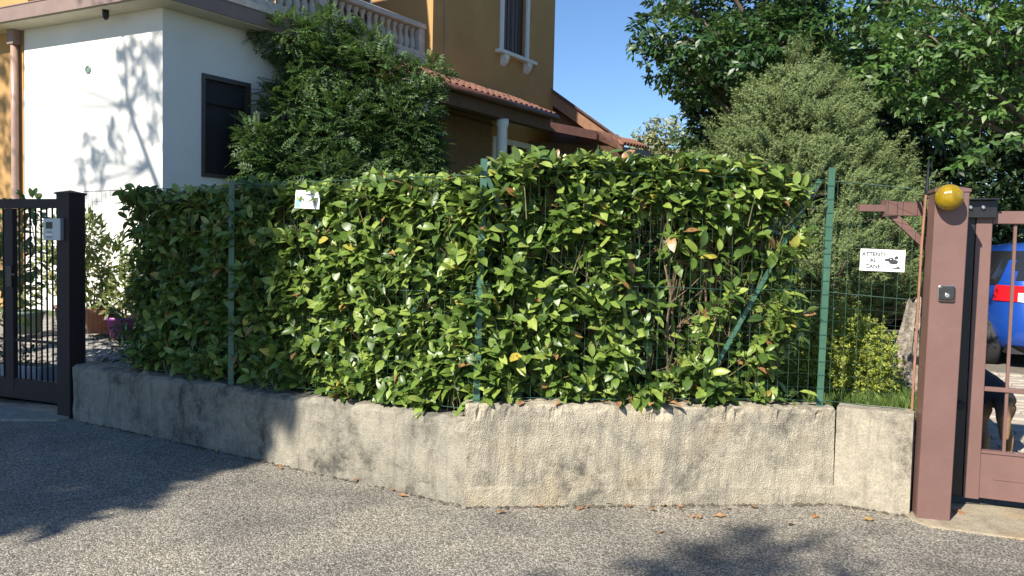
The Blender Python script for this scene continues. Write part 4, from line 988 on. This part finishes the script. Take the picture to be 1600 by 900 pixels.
# wisteria on the annex corner
lob = [(-2.9, 12.6, 4.3, .75, .6, .55), (-2.2, 12.7, 4.15, .7, .6, .6), (-3.3, 12.3, 3.6, .65, .5, .6), (-2.6, 12.3, 3.3, .8, .6, .7), (-1.9, 12.6, 3.3, .75, .6, .75),
       (-3.5, 12.0, 2.7, .7, .5, .6), (-2.6, 12.0, 2.4, .9, .6, .7), (-1.8, 12.4, 2.4, .7, .6, .7), (-1.62, 12.7, 3.85, .5, .5, .35), (-3.55, 12.4, 4.75, .6, .4, .26), (-3.05, 12.8, 4.95, .5, .45, .28),
       (-3.75, 11.9, 3.05, .35, .35, .4), (-1.5, 12.7, 2.9, .45, .5, .8), (-2.5, 13.0, 4.8, .45, .4, .25), (-2.6, 12.2, 1.6, 1.0, .7, .7), (-1.35, 12.9, 4.38, .3, .3, .14)]
st = MB(); limbs(st, (-2.6, 12.6, 0.55), (-2.5, 12.6, 4.2), lob[:9], 0.07, 5)
lob = [(*L[:3], L[3] * .82, L[4] * .9, L[5] * .9) for L in lob]; P, D = lobed(lob, 2100, 0.45)
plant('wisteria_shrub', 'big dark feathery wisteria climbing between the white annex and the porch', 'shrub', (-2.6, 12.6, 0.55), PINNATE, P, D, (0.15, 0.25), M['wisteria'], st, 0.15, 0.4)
# dome conifer
lob = []; rr = random.Random(5)
con_c = Vector((3.32, 9.6, 0.62))
def con_r(z):
    f = (z - 1.0) / 3.15
    return max(0.05, 1.86 * (min(1, (f + 0.12) / 0.28)) ** 0.5 * (1 - max(0, (f - 0.20)) / 0.80) ** 0.86)
P = []; D = []
BT = []
for i in range(380):
    z = 0.98 + 2.75 * ((i + rr.random()) / 380) ** 1.12; a = i * 2.39996 + rr.uniform(-.3, .3); R_ = con_r(z) * rr.uniform(.84, 1.12)
    ln = rr.uniform(.4, .75) * min(1, R_ + .25); c_, s_ = math.cos(a), math.sin(a); lift = rr.uniform(.25, .6)
    for sub in range(4):
        sw = (0, .42, -.42, rr.uniform(-.2, .2))[sub]; cs, ss = math.cos(a + sw), math.sin(a + sw); l2 = ln * (1, .75, .75, .6)[sub]
        x0, y0, z0 = con_c.x + (R_ - ln) * c_, con_c.y + (R_ - ln) * s_, z - .18 + (.12 if sub == 3 else 0)
        for k in range(11):
            f = .25 + .75 * rr.random(); wd = .055 * (1.15 - f)
            P.append((x0 + cs * l2 * f + rr.gauss(0, wd), y0 + ss * l2 * f + rr.gauss(0, wd), z0 + lift * f * f * l2 * 1.1 + rr.gauss(0, wd * .7))); D.append((cs, ss, .25 + 1.2 * lift * f))
    BT.append(((con_c.x, con_c.y, z - .35), (con_c.x + (R_ - ln * .5) * c_, con_c.y + (R_ - ln * .5) * s_, z - .2), (con_c.x + (R_ - .15) * c_, con_c.y + (R_ - .15) * s_, z - .05)))
for i in range(1500):
    z = 1.0 + 2.6 * rr.random(); a = rr.uniform(0, 6.283); r_ = con_r(z) * rr.uniform(.35, .68)
    P.append((con_c.x + r_ * math.cos(a), con_c.y + r_ * math.sin(a), z)); D.append((math.cos(a), math.sin(a), .3))
for k in range(40): P.append((con_c.x + rr.uniform(-.1, .1), con_c.y + rr.uniform(-.1, .1), 3.72 + rr.uniform(0, .36))); D.append((rr.uniform(-.4, .4), rr.uniform(-.4, .4), 1))
st = MB(); st.tube([(con_c.x, con_c.y, .55), (con_c.x + .03, con_c.y, 2), (con_c.x, con_c.y, 4.0)], [.13, .09, .02], 8)
for q_ in BT[::2]: st.tube(q_, [.022, .014, .005], 4)
plant('conifer_tree', 'dome shaped grey green conifer rising behind the hedge beside the gate', 'tree', tuple(con_c), SPRAY, np.array(P), np.array(D), (0.13, 0.22), M['conifer'], st, 0.0, 0.22, leafname='crown')
# golden bush, grasses
lob = [(2.42, 5.95, .88, .25, .2, .32), (2.66, 6.0, .84, .2, .2, .26), (2.22, 5.85, .80, .2, .2, .28), (2.55, 5.8, .74, .2, .16, .18), (2.4, 6.1, 1.0, .2, .2, .18)]
lob = [(L[0], L[1], L[2], L[3] * 1.15, L[4] * 1.1, L[5] * 1.1) for L in lob]; P, D = lobed(lob, 17000, 0.5)
plant('golden_bush', 'low rounded yellow green bush on the lawn behind the mesh', 'shrub', (2.42, 5.95, .58), CLUSTER, P, D, (0.035, 0.06), M['golden'], None, 0.8, 0.4)
ng = 5200; gx = RNG.uniform(1.9, 3.3, ng); gy = RNG.uniform(5.42, 8.0, ng)
gok = np.array([x < drive_x(y) - .05 and y > front_y(x) + .25 for x, y in zip(gx, gy)]); gx, gy = gx[gok], gy[gok]
ng2 = 4200; hx = RNG.uniform(1.6, 5.0, ng2); hy = RNG.uniform(8.0, 16.0, ng2); hok = np.array([x < drive_x(y) - .1 for x, y in zip(hx, hy)])
gx = np.concatenate([gx, hx[hok]]); gy = np.concatenate([gy, hy[hok]]); n = len(gx)
GP = np.stack([gx, gy, np.array([garden_z(x, y) - .01 for x, y in zip(gx, gy)])], 1)
GB = [compose(leaf_tpl(0.07, 0.3, b, 3, 0, 1.0), [((random.uniform(-.3, .3), random.uniform(-.3, .3), 0), (random.uniform(-.45, .45), random.uniform(-.45, .45), 1), (1, .3, 0), random.uniform(.6, 1.2)) for _ in range(6)]) for b in (.3, .5, .2)]
g = scatter('lawn_grass', [(t_[0], t_[1]) for t_ in GB], GP, np.tile(np.array([[0, 1.0, 0]]), (n, 1)) + RNG.normal(0, .5, (n, 3)) * np.array([1, 1, 0]), np.tile(np.array([[0, 0, 1.0]]), (n, 1)), np.where(gy < 8, RNG.uniform(.06, .13, n), RNG.uniform(.05, .1, n)), M['grass'], None, True, 'stuff')
tag(g, 'bright green grass blades on the lawn behind the wall', 'grass')
# tree stump
st_ = thing('tree_stump', 'grey weathered dead tree stump leaning beside the gate post', 'stump', (3.13, 6.3, .62))
m = MB(); vs = []; fs = []; nS = 22; nH = 14
for j in range(nH + 1):
    f = j / nH
    for k in range(nS):
        a = 2 * math.pi * k / nS; r_ = (0.10 - 0.05 * f + 0.05 * (1 - f) ** 6) * (1 + 0.22 * mnoise.noise(Vector((math.cos(a) * 3, math.sin(a) * 3, f * 1.2))) + 0.2 * math.sin(a * 7 + f * 2.2) + 0.1 * math.sin(a * 13 - f * 3))
        top_ = 0.66 * f + (0.16 * mnoise.noise(Vector((math.cos(a) * 2.5, math.sin(a) * 2.5, 8))) if j == nH else 0)
        vs.append((3.10 + 0.075 * f + r_ * math.cos(a), 6.3 + r_ * math.sin(a), 0.58 + top_))
for j in range(nH):
    for k in range(nS): fs.append((j * nS + k, j * nS + (k + 1) % nS, (j + 1) * nS + (k + 1) % nS, (j + 1) * nS + k))
fs.append(tuple(range(nH * nS, (nH + 1) * nS))); m.quadmesh(vs, fs); m.build('trunk', M['stump'], st_)
m = MB(); m.tube([(3.17, 6.22, 1.05), (3.22, 6.18, 1.17), (3.24, 6.17, 1.27)], [.035, .03, .012], 7); m.build('broken_branch', M['stump'], st_)

# trees
def tree(name, label, base, top, r0_, lob, tpls, per, sc, mt, up=0.0, shell=0.5, jit=.5):
    st = MB(); limbs(st, base, top, lob, r0_)
    P, D = lobed(lob, per, shell)
    t = plant(name, label, 'tree', base, tpls, P, D, sc, mt, None, up, jit, leafname='crown')
    st.build('trunk', M['bark'], t, True); return t
def lobes_in(n, cx, cy, cz, rx, ry, rz, r0_, r1_, seed, cond=None):
    rr = random.Random(seed); out = []
    while len(out) < n:
        v = Vector((rr.uniform(-1, 1), rr.uniform(-1, 1), rr.uniform(-1, 1)))
        if v.length > 1: continue
        r_ = rr.uniform(r0_, r1_); L = (cx + v.x * rx, cy + v.y * ry, cz + v.z * rz, r_ * rr.uniform(.9, 1.4), r_ * rr.uniform(.9, 1.3), r_ * rr.uniform(.6, .9))
        if cond and not cond(L): continue
        out.append(L)
    return out
lob = lobes_in(46, 5.3, 16.2, 6.6, 2.5, 2.0, 2.7, .45, .85, 3, lambda L: L[0] > 4.9 or L[2] > 5.25) + [(2.75, 16, 5.9, .5, .5, .3), (3.0, 16, 5.3, .5, .5, .32), (3.4, 16, 4.95, .5, .5, .28), (3.0, 16, 6.8, .5, .6, .4), (3.9, 16, 4.9, .6, .5, .32)]
tree('walnut_tree', 'large dark leafy tree overhanging the conifer against the blue sky', (5.3, 16.3, .7), (5.2, 16.2, 8.6), 0.24, lob, CLUSTER, 230, (.22, .38), M['tree_dark'], -0.2, .4)
lob = lobes_in(34, 8.0, 13.0, 5.2, 2.3, 1.5, 1.7, .4, .75, 8)
tree('broadleaf_tree', 'lighter green broadleaf tree above the driveway gate at the right edge', (9.6, 13.4, .6), (9.0, 13.0, 6.4), 0.17, lob, CLUSTER, 170, (.20, .34), M['tree_light'], -0.25, .4)
def hedge_mass(name, label, lob, base, per, sc, mt, cat='hedge'):
    P, D = lobed(lob, per, .35); return plant(name, label, cat, base, CLUSTER, P, D, sc, mt, None, 0.0, .5)
lob = [(4.8 + k * 1.0, 18.3 + random.uniform(-.4, .4), zz + random.uniform(-.2, .2), .95, .8, .8) for k in range(12) for zz in (1.2, 2.3, 3.4, 4.5, 5.5)]
hedge_mass('evergreen_screen', 'tall dark evergreen screen in shade behind the driveway', lob, (9, 18.5, .7), 380, (.3, .5), M['evergreen'])
lob = lobes_in(16, 4.48, 25, 4.6, .75, .6, .95, .32, .5, 4)
hedge_mass('pale_shrub', 'pale variegated round shrub far off between the roofs and the dark tree', lob, (4.48, 25, .7), 420, (.2, .32), M['variegated'], 'shrub')
lob = lobes_in(10, 6.3, 24, 4.6, 1.1, .6, .9, .4, .6, 14)
hedge_mass('green_shrub', 'mid green shrub far off left of the conifer', lob, (6.3, 24, .7), 420, (.2, .32), M['tree_light'], 'shrub')

# ------------------------------------------------------------------ courtyard pots behind the pedestrian gate
def pot(name, label, c, r, h, mt, plant_mat=None, lob=None, tp=SIMPLE, sc=(.07, .13), per=900, taper=.75, plabel=None, pname='potted_plant', up=.4):
    t = thing(name, label, 'pot', c); m = MB()
    m.lathe(c, [(r * taper, 0), (r * .97, h * .86), (r * 1.08, h * .87), (r * 1.08, h), (r * .96, h), (r * .93, h * .9)], 18); m.build('body', mt, t, True)
    m = MB(); m.lathe((c[0], c[1], c[2] + h * .88), [(r * .94, 0), (r * .9, .012)], 14); m.build('soil', M['soil'], t)
    if lob:
        P, D = lobed(lob, per, .35); s_ = MB(); rr = random.Random(int(c[0] * 100))
        for L in lob:
            a = Vector((c[0] + rr.uniform(-.5, .5) * r, c[1] + rr.uniform(-.5, .5) * r, c[2] + h * .9)); b = Vector(L[:3]); s_.tube([a, a.lerp(b, .5) + Vector((rr.uniform(-.05, .05), 0, .05)), b], [.012, .009, .004], 4)
        plant(pname, plabel, 'plant', (c[0], c[1], c[2] + h * .89), tp, P, D, sc, plant_mat, s_, up, .5)
pot('terracotta_pot', 'wide terracotta pot between the dark post and the purple pot', (-5.22, 10.15, .43), .21, .30, M['terracotta'], M['potplant'], [(-5.35, 10.15, 1.1, .25, .2, .3), (-5.1, 10.2, 1.35, .25, .2, .3), (-5.35, 10.1, 1.65, .22, .2, .28), (-5.5, 10.3, 1.35, .2, .2, .3), (-5.2, 10.15, .9, .2, .2, .15)], plabel='tall yellow green bushy plant against the white wall beside the dark post', per=3600)
pot('purple_pot', 'purple plastic pot at the edge of the hedge', (-4.90, 10.0, .40), .165, .25, M['pot_purple'], M['potplant'], [(-4.85, 10.05, 1.0, .22, .2, .25), (-4.95, 10.0, .8, .2, .2, .15), (-4.75, 10.1, 1.25, .2, .2, .22)], plabel='light green plant growing in the purple pot', per=3600)
pot('small_terracotta_pot', 'small terracotta pot just right of the purple pot', (-4.60, 10.1, .42), .13, .30, M['terracotta'], M['potplant'], [(-4.55, 10.1, .95, .2, .2, .2), (-4.65, 10.1, .8, .2, .2, .12)], plabel='light green plant in the small terracotta pot', per=3600)
pot('green_pot', 'dark green plastic pot seen between the left gate bars', (-6.08, 10.0, .42), .20, .28, M['pot_green'], M['terracotta'] and M['potplant'], [(-6.1, 10.0, .85, .22, .2, .1)], plabel='low reddish plant in the dark green pot', per=2500)
pot('brown_pot', 'brown pot beside the gate post seen between bars', (-5.68, 10.25, .42), .17, .34, M['pot_brown'], M['potplant'], [(-5.7, 10.25, 1.2, .22, .2, .3), (-5.85, 10.3, 1.55, .25, .2, .3), (-5.6, 10.3, 1.75, .2, .2, .25), (-5.95, 10.3, 1.2, .2, .2, .3)], plabel='sunlit yellow green plant in the brown pot behind the gate bars', per=3600)
tr = thing('grey_trough', 'grey stone planter trough on the cobbles behind the left gate', 'planter', (-4.95, 8.15, .13))
m = MB(); m.bbox((-4.98, 8.15, .22), (.30, -.08, 0), (.03, .11, 0), (0, 0, .10), .012); m.build('body', M['pot_grey'], tr)
m = MB(); m.obox((-4.98, 8.15, .318), (.27, -.07, 0), (.02, .09, 0), (0, 0, .006)); m.build('soil', M['soil'], tr)
lob = [(-5.1, 8.2, .42, .14, .12, .1), (-4.9, 8.15, .42, .14, .12, .1)]
P, D = lobed(lob, 1500, .4); plant('trough_plant', 'low dark plants growing in the grey trough', 'plant', (-4.98, 8.15, .324), SIMPLE, P, D, (.05, .08), M['evergreen'], None, .6)
lob = [(-5.75, 8.5, 1.75, .38, .3, .28), (-5.6, 8.5, 1.35, .3, .3, .3), (-5.7, 8.6, .95, .3, .3, .3), (-5.95, 8.6, 1.4, .4, .3, .5), (-5.45, 8.5, 1.9, .22, .25, .16)]
lob = [(L[0] + .32, *L[1:]) for L in lob]; P, D = lobed(lob, 650, .4); st = MB(); limbs(st, (-5.43, 8.55, .15), (-5.38, 8.5, 1.5), lob, .03, 4)
plant('entrance_shrub', 'dark large leaved shrub behind the left edge of the pedestrian gate', 'shrub', (-5.43, 8.55, .15), LAUREL, P, D, (.10, .15), M['laurel'], st, .0, .6)
lob = [(-3.85, 7.95, .55, .22, .2, .22), (-3.6, 7.8, .5, .22, .2, .2), (-3.4, 7.6, .55, .2, .2, .25), (-3.7, 7.9, .8, .18, .18, .22)]
P, D = lobed(lob, 1100, .3); plant('feathery_shrub', 'dark feathery low shrub at the shaded left foot of the hedge', 'shrub', (-3.65, 7.85, .12), SPRAY, P, D, (.10, .17), M['evergreen'], None, .3)

# ------------------------------------------------------------------ blue car
CX = Vector((0.954, -0.30, 0)); CY = Vector((0.30, 0.954, 0)); CO = Vector((6.27, 8.72, 0.335))
car = thing('parked_car', 'blue hatchback parked on the driveway behind the gate, seen from its rear corner', 'car', tuple(CO))
LV = [(.22, .14, 3.85, .78), (.30, .04, 3.95, .85), (.42, 0, 4.0, .875), (.55, .0, 4.0, .885), (.70, .03, 3.98, .885), (.80, .05, 3.94, .88), (.90, .075, 3.85, .87), (.98, .095, 3.55, .855), (1.04, .12, 2.95, .825), (1.15, .18, 2.68, .775), (1.28, .26, 2.35, .715), (1.38, .34, 2.05, .665), (1.455, .46, 1.82, .585), (1.49, .66, 1.62, .42)]
NP = 56
def car_ring(l, off=0.0):
    z, yr, yf, hw = l; e = 2 / 4.6; out = []
    for k in range(NP):
        a = 2 * math.pi * k / NP - math.pi / 2; c, s = math.cos(a), math.sin(a)
        out.append((math.copysign(abs(c) ** e, c) * (hw + off), (yr + yf) / 2 + math.copysign(abs(s) ** e, s) * ((yf - yr) / 2 + off), z))
    return out
def W(p): return CO + CX * p[0] + CY * p[1] + Vector((0, 0, p[2]))
def car_part(name, mt, pred, off=0.006, smooth=True, parent=None):
    rs = [car_ring(l, off) for l in LV]; vs = []; fs = []
    for r_ in rs: vs += [W(p) for p in r_]
    for i in range(len(LV) - 1):
        for k in range(NP):
            q = [rs[i][k], rs[i][(k + 1) % NP], rs[i + 1][(k + 1) % NP], rs[i + 1][k]]
            c = tuple(sum(p[j] for p in q) / 4 for j in range(3))
            if pred(c): fs.append((i * NP + k, i * NP + (k + 1) % NP, (i + 1) * NP + (k + 1) % NP, (i + 1) * NP + k))
    if pred((0, 1.2, 1.5)): fs.append(tuple(range((len(LV) - 1) * NP, len(LV) * NP)))
    used = sorted({i for f in fs for i in f}); mp = {u: j for j, u in enumerate(used)}
    m = MB(); m.quadmesh([vs[u] for u in used], [tuple(mp[i] for i in f) for f in fs]); return m.build(name, mt, parent or car, smooth)
body = car_part('body', M['car'], lambda c: True, 0.0)
car_part('rear_window', M['glass_dark'], lambda c: c[1] < 0.75 and abs(c[0]) < 0.60 and 1.04 < c[2] < 1.38)
for s in (-1, 1):
    car_part('side_window', M['glass_dark'], lambda c, s=s: c[0] * s > 0.55 and 0.42 < c[1] < 2.3 and 1.0 < c[2] < 1.38)
    tlp = car_part('tail_light', M['tail'], lambda c, s=s: c[1] < 0.42 and c[0] * s > 0.44 and 0.80 < c[2] < 0.98, 0.012)
    car_part('reversing_lens', M['chrome'], lambda c, s=s: c[1] < 0.3 and 0.48 < c[0] * s < 0.62 and 0.80 < c[2] < 0.9, 0.015, True, tlp)
    car_part('sill', M['plastic_black'], lambda c, s=s: c[0] * s > 0.6 and 0.6 < c[1] < 3.2 and c[2] < 0.31)
car_part('bumper_insert', M['plastic_black'], lambda c: c[1] < 0.3 and abs(c[0]) < 0.74 and c[2] < 0.36)
m = MB(); m.obox(W((0, -0.012, .62)), CX * .26, CY * .004, (0, 0, .055)); m.build('number_plate', M['plate'], car)
for s in (-1, 1):
    for y_ in (0.62, 3.15):
        c = W((s * 0.80, y_, 0.30)); m = MB(); m.lathe(c - CX * .1, [(.20, 0), (.27, .0), (.30, .03), (.305, .1), (.30, .17), (.27, .2), (.20, .2)], 24, CX); ty = m.build('tyre', M['rubber'], car, True)
        m = MB(); m.lathe(c - CX * .085, [(.06, 0), (.19, .02), (.20, .085), (.19, .15), (.06, .17)], 20, CX); m.build('rim', M['rim'], ty, True)
m = MB(); m.obox(W((0, 1.9, .24)), CX * .68, CY * 1.7, (0, 0, .04)); m.build('underbody', M['plastic_black'], car)

# ------------------------------------------------------------------ dog behind the gate
def skin_mesh(name, verts, edges, radii, root=0, sub=2):
    me = bpy.data.meshes.new(name); me.from_pydata(verts, edges, []); o = bpy.data.objects.new(name, me); COL.objects.link(o)
    o.modifiers.new('s', 'SKIN'); ly = me.skin_vertices[0] if me.skin_vertices else None
    for i, r_ in enumerate(radii): ly.data[i].radius = (r_, r_) if not hasattr(r_, '__len__') else r_; ly.data[i].use_root = (i == root)
    s_ = o.modifiers.new('b', 'SUBSURF'); s_.levels = sub; s_.render_levels = sub
    dg = bpy.context.evaluated_depsgraph_get(); dg.update(); out = bpy.data.meshes.new_from_object(o.evaluated_get(dg)); bpy.data.objects.remove(o); return out
def dogmat():
    m, nt, b = new_mat('dog_coat'); tc = nt.nodes.new('ShaderNodeTexCoord').outputs['Object']
    sp = nt.nodes.new('ShaderNodeSeparateXYZ'); nt.links.new(tc, sp.inputs[0]); n = noise_node(nt, 9, 5, .7, tc)
    a = nt.nodes.new('ShaderNodeMath'); a.operation = 'MULTIPLY_ADD'; nt.links.new(n.outputs[0], a.inputs[0]); a.inputs[1].default_value = 0.16; nt.links.new(sp.outputs[2], a.inputs[2])
    r_ = ramp(nt, a.outputs[0], [(0.0, (.40, .25, .11)), (0.42, (.30, .18, .08)), (0.50, (.10, .06, .035)), (0.56, (.014, .013, .013))])
    f = noise_node(nt, 120, 4, .7, tc); g = ramp(nt, f.outputs[0], [(.3, (.7, .7, .7)), (.7, (1.25, 1.25, 1.25))])
    nt.links.new(mixc(nt, 1.0, r_.outputs[0], g.outputs[0], 'MULTIPLY'), b.inputs['Base Color']); b.inputs['Roughness'].default_value = .75
    bump(nt, b, f.outputs[0], .006, .8); return m
dz_ = drive_z(5.95)
dog = thing('dog', 'black and tan shepherd dog standing behind the gate bars', 'dog', (3.35, 6.02, dz_))
dv_ = [(0, 0, .54), (-.20, 0, .53), (-.42, 0, .52), (-.54, 0, .60), (-.64, 0, .74), (-.73, 0, .77), (-.86, 0, .72), (-.63, .05, .86), (-.63, -.05, .86),
       (.04, .085, .44), (-.03, .09, .30), (.10, .09, .19), (.08, .09, .03), (.03, .09, .015), (.04, -.085, .44), (.02, -.09, .30), (.14, -.09, .19), (.12, -.09, .03), (.07, -.09, .015),
       (-.44, .08, .40), (-.43, .085, .22), (-.43, .085, .04), (-.48, .085, .015), (-.44, -.08, .40), (-.45, -.085, .22), (-.45, -.085, .04), (-.50, -.085, .015),
       (.12, 0, .50), (.20, 0, .36), (.22, 0, .2)]
de = [(0, 1), (1, 2), (2, 3), (3, 4), (4, 5), (5, 6), (4, 7), (4, 8), (0, 9), (9, 10), (10, 11), (11, 12), (12, 13), (0, 14), (14, 15), (15, 16), (16, 17), (17, 18), (2, 19), (19, 20), (20, 21), (21, 22), (2, 23), (23, 24), (24, 25), (25, 26), (0, 27), (27, 28), (28, 29)]
dr = [(.13, .14), (.125, .14), (.14, .165), (.11, .12), (.085, .09), .065, .038, .022, .022, .085, .052, .028, .022, .026, .085, .052, .028, .022, .026, .065, .036, .026, .03, .065, .036, .026, .03, .055, .05, .03]
dme = skin_mesh('body', dv_, de, dr); db = link_mesh('body', dme, dogmat(), dog, True)
dog.rotation_euler = (0, 0, R(-99)); dog.location = (3.62, 5.95, dz_)
m_ = bpy.data.meshes.new('nose')
nb = MB(); nb.lathe((0, 0, 0), [(.004, -.016), (.016, -.008), (.018, .004), (.008, .016)], 10, (-1, 0, 0)); no_ = nb.build('nose', M['rubber'], None, True); no_.parent = dog; no_.location = (-.897, 0, .715)

# ------------------------------------------------------------------ dry leaves
lf = []
for b in (.1, .35, -.2):
    tv, tf = leaf_tpl(.5, .35, b, 4, .05); me = bpy.data.meshes.new('fallen_leaf'); me.from_pydata([tuple(v) for v in tv], [], [tuple(int(q) for q in f_) for f_ in tf]); me.materials.append(M['dry']); lf.append(me)
def drop(x, y, z, s, i, label, group):
    o = bpy.data.objects.new('fallen_leaf', lf[i % 3]); COL.objects.link(o); o.location = (x, y, z + .006); o.scale = (s, s, s)
    o.rotation_euler = (random.uniform(-.25, .25), random.uniform(-.3, .3), random.uniform(0, 6.28)); tag(o, label, 'leaf', group)
spots = [(0.46, 4.92), (.50, 4.90), (.80, 4.95), (.87, 4.90), (.98, 4.96), (1.05, 4.93), (1.13, 4.97), (1.15, 4.78), (1.17, 4.74), (1.32, 4.80), (1.36, 4.94), (1.60, 4.99), (-.02, 4.80), (-.75, 5.16), (-.62, 5.05), (-1.05, 5.34), (1.92, 4.86), (2.25, 4.80), (.60, 5.0), (.22, 4.9), (-1.6, 5.6), (-2.2, 6.0), (.9, 4.5), (1.7, 4.7)]
for i, (x, y) in enumerate(spots): drop(x + random.uniform(-.02, .02), y, 0.004, random.uniform(.045, .085), i, 'dry brown leaf lying on the asphalt along the foot of the wall', 'dry leaves along the foot of the wall')
for i, (s, q) in enumerate([(.52, .06), (.55, .09), (.57, .05), (.545, .04), (.50, .1), (.44, .07), (.40, .09), (.72, .07), (.70, .05), (.13, .06), (.24, .08), (.60, .08), (.35, .06)]):
    p = FB.lerp(FC, s); drop(p.x, p.y - q + .01, .645, random.uniform(.06, .10), i, 'dry brown leaf caught on top of the wall under the hedge', 'dry leaves on top of the wall')
for i, (x, y) in enumerate([(2.83, 4.93), (2.86, 4.95)]): drop(x, y, .016, .075, i, 'crumpled dry leaf on the concrete at the foot of the driveway gate', 'dry leaves by the gate')

# ------------------------------------------------------------------ trees across the street (behind the camera): they cast the shade
def UV(u, p, z): return (u * .64 + p * .77, u * .77 - p * .64, z)
rr = random.Random(21); lob = []
for z in np.arange(3.6, 10.6, .62):
    for p in np.arange(-8.95, -4.9, .62):
        edge = -4.95 - 0.10 * max(0, z - 6.5)
        r_ = rr.uniform(.5, .66); pp = min(p + rr.uniform(-.15, .15), edge - r_ * .98)
        lob.append((*UV(-6 + rr.uniform(-.7, .7), pp, z + rr.uniform(-.15, .15)), r_, r_, r_ * .9))
b_ = UV(-6, -7.2, 0)
tree('street_tree', 'dense street tree across the road that shades the entrance', b_, UV(-6, -7.2, 9.5), .22, lob, CLUSTER, 260, (.32, .5), M['tree_dark'], -.1, .3)
uy, zy = -3.0, 2.75
lob = [(*UV(uy, p_, z_ + zy), a_, a_, b_) for p_, z_, a_, b_ in ((-11.0, 7.75, .26, .42), (-11.35, 7.35, .2, .3), (-10.9, 8.25, .28, .26), (-11.9, 6.5, .3, .34), (-12.2, 6.15, .22, .28), (-11.62, 6.75, .16, .24), (-10.85, 7.1, .18, .5), (-11.5, 8.1, .2, .2))]
lob += [(*UV(uy, p_, z_), .3, .3, .42) for p_, z_ in ((-14.1, 7.4), (-14.4, 8.2), (-14.15, 9.0), (-14.4, 9.8), (-14.2, 10.5))]
b2_ = UV(uy, -10.3, 0)
st = MB(); st.tube([b2_, UV(uy, -10.35, 4), UV(uy, -10.45, 5.4 + zy), UV(uy, -10.8, 6.1 + zy), UV(uy, -11.42, 7.2 + zy), UV(uy, -11.5, 8.3 + zy)], [.13, .11, .085, .06, .045, .012], 8)
for L in lob: st.tube([UV(uy, -10.95, 6.4 + zy) if L[2] < 7 + zy else UV(uy, -11.38, 7.15 + zy), Vector(L[:3]) - Vector((0, 0, .2)), L[:3]], [.025, .015, .006], 5)
P, D = lobed(lob, 330, .2); t2_ = plant('young_tree', 'slender sparse tree by the entrance casting branch shadows on the white wall', 'tree', b2_, CLUSTER, P, D, (.16, .26), M['tree_light'], st, -.2, .5, leafname='crown')
lob = [(*UV(-8 + rr.uniform(-.4, .4), -1.62 + rr.uniform(-.32, .32), z), .42, .42, .36) for z in (7.9, 8.2, 8.5, 8.8, 9.1, 9.35)]
tree('small_street_tree', 'small tree across the road casting a soft shadow on the asphalt', UV(-8, -1.7, 0), UV(-8, -1.7, 9.6), .09, lob, CLUSTER, 150, (.24, .36), M['tree_light'], -.1, .3)
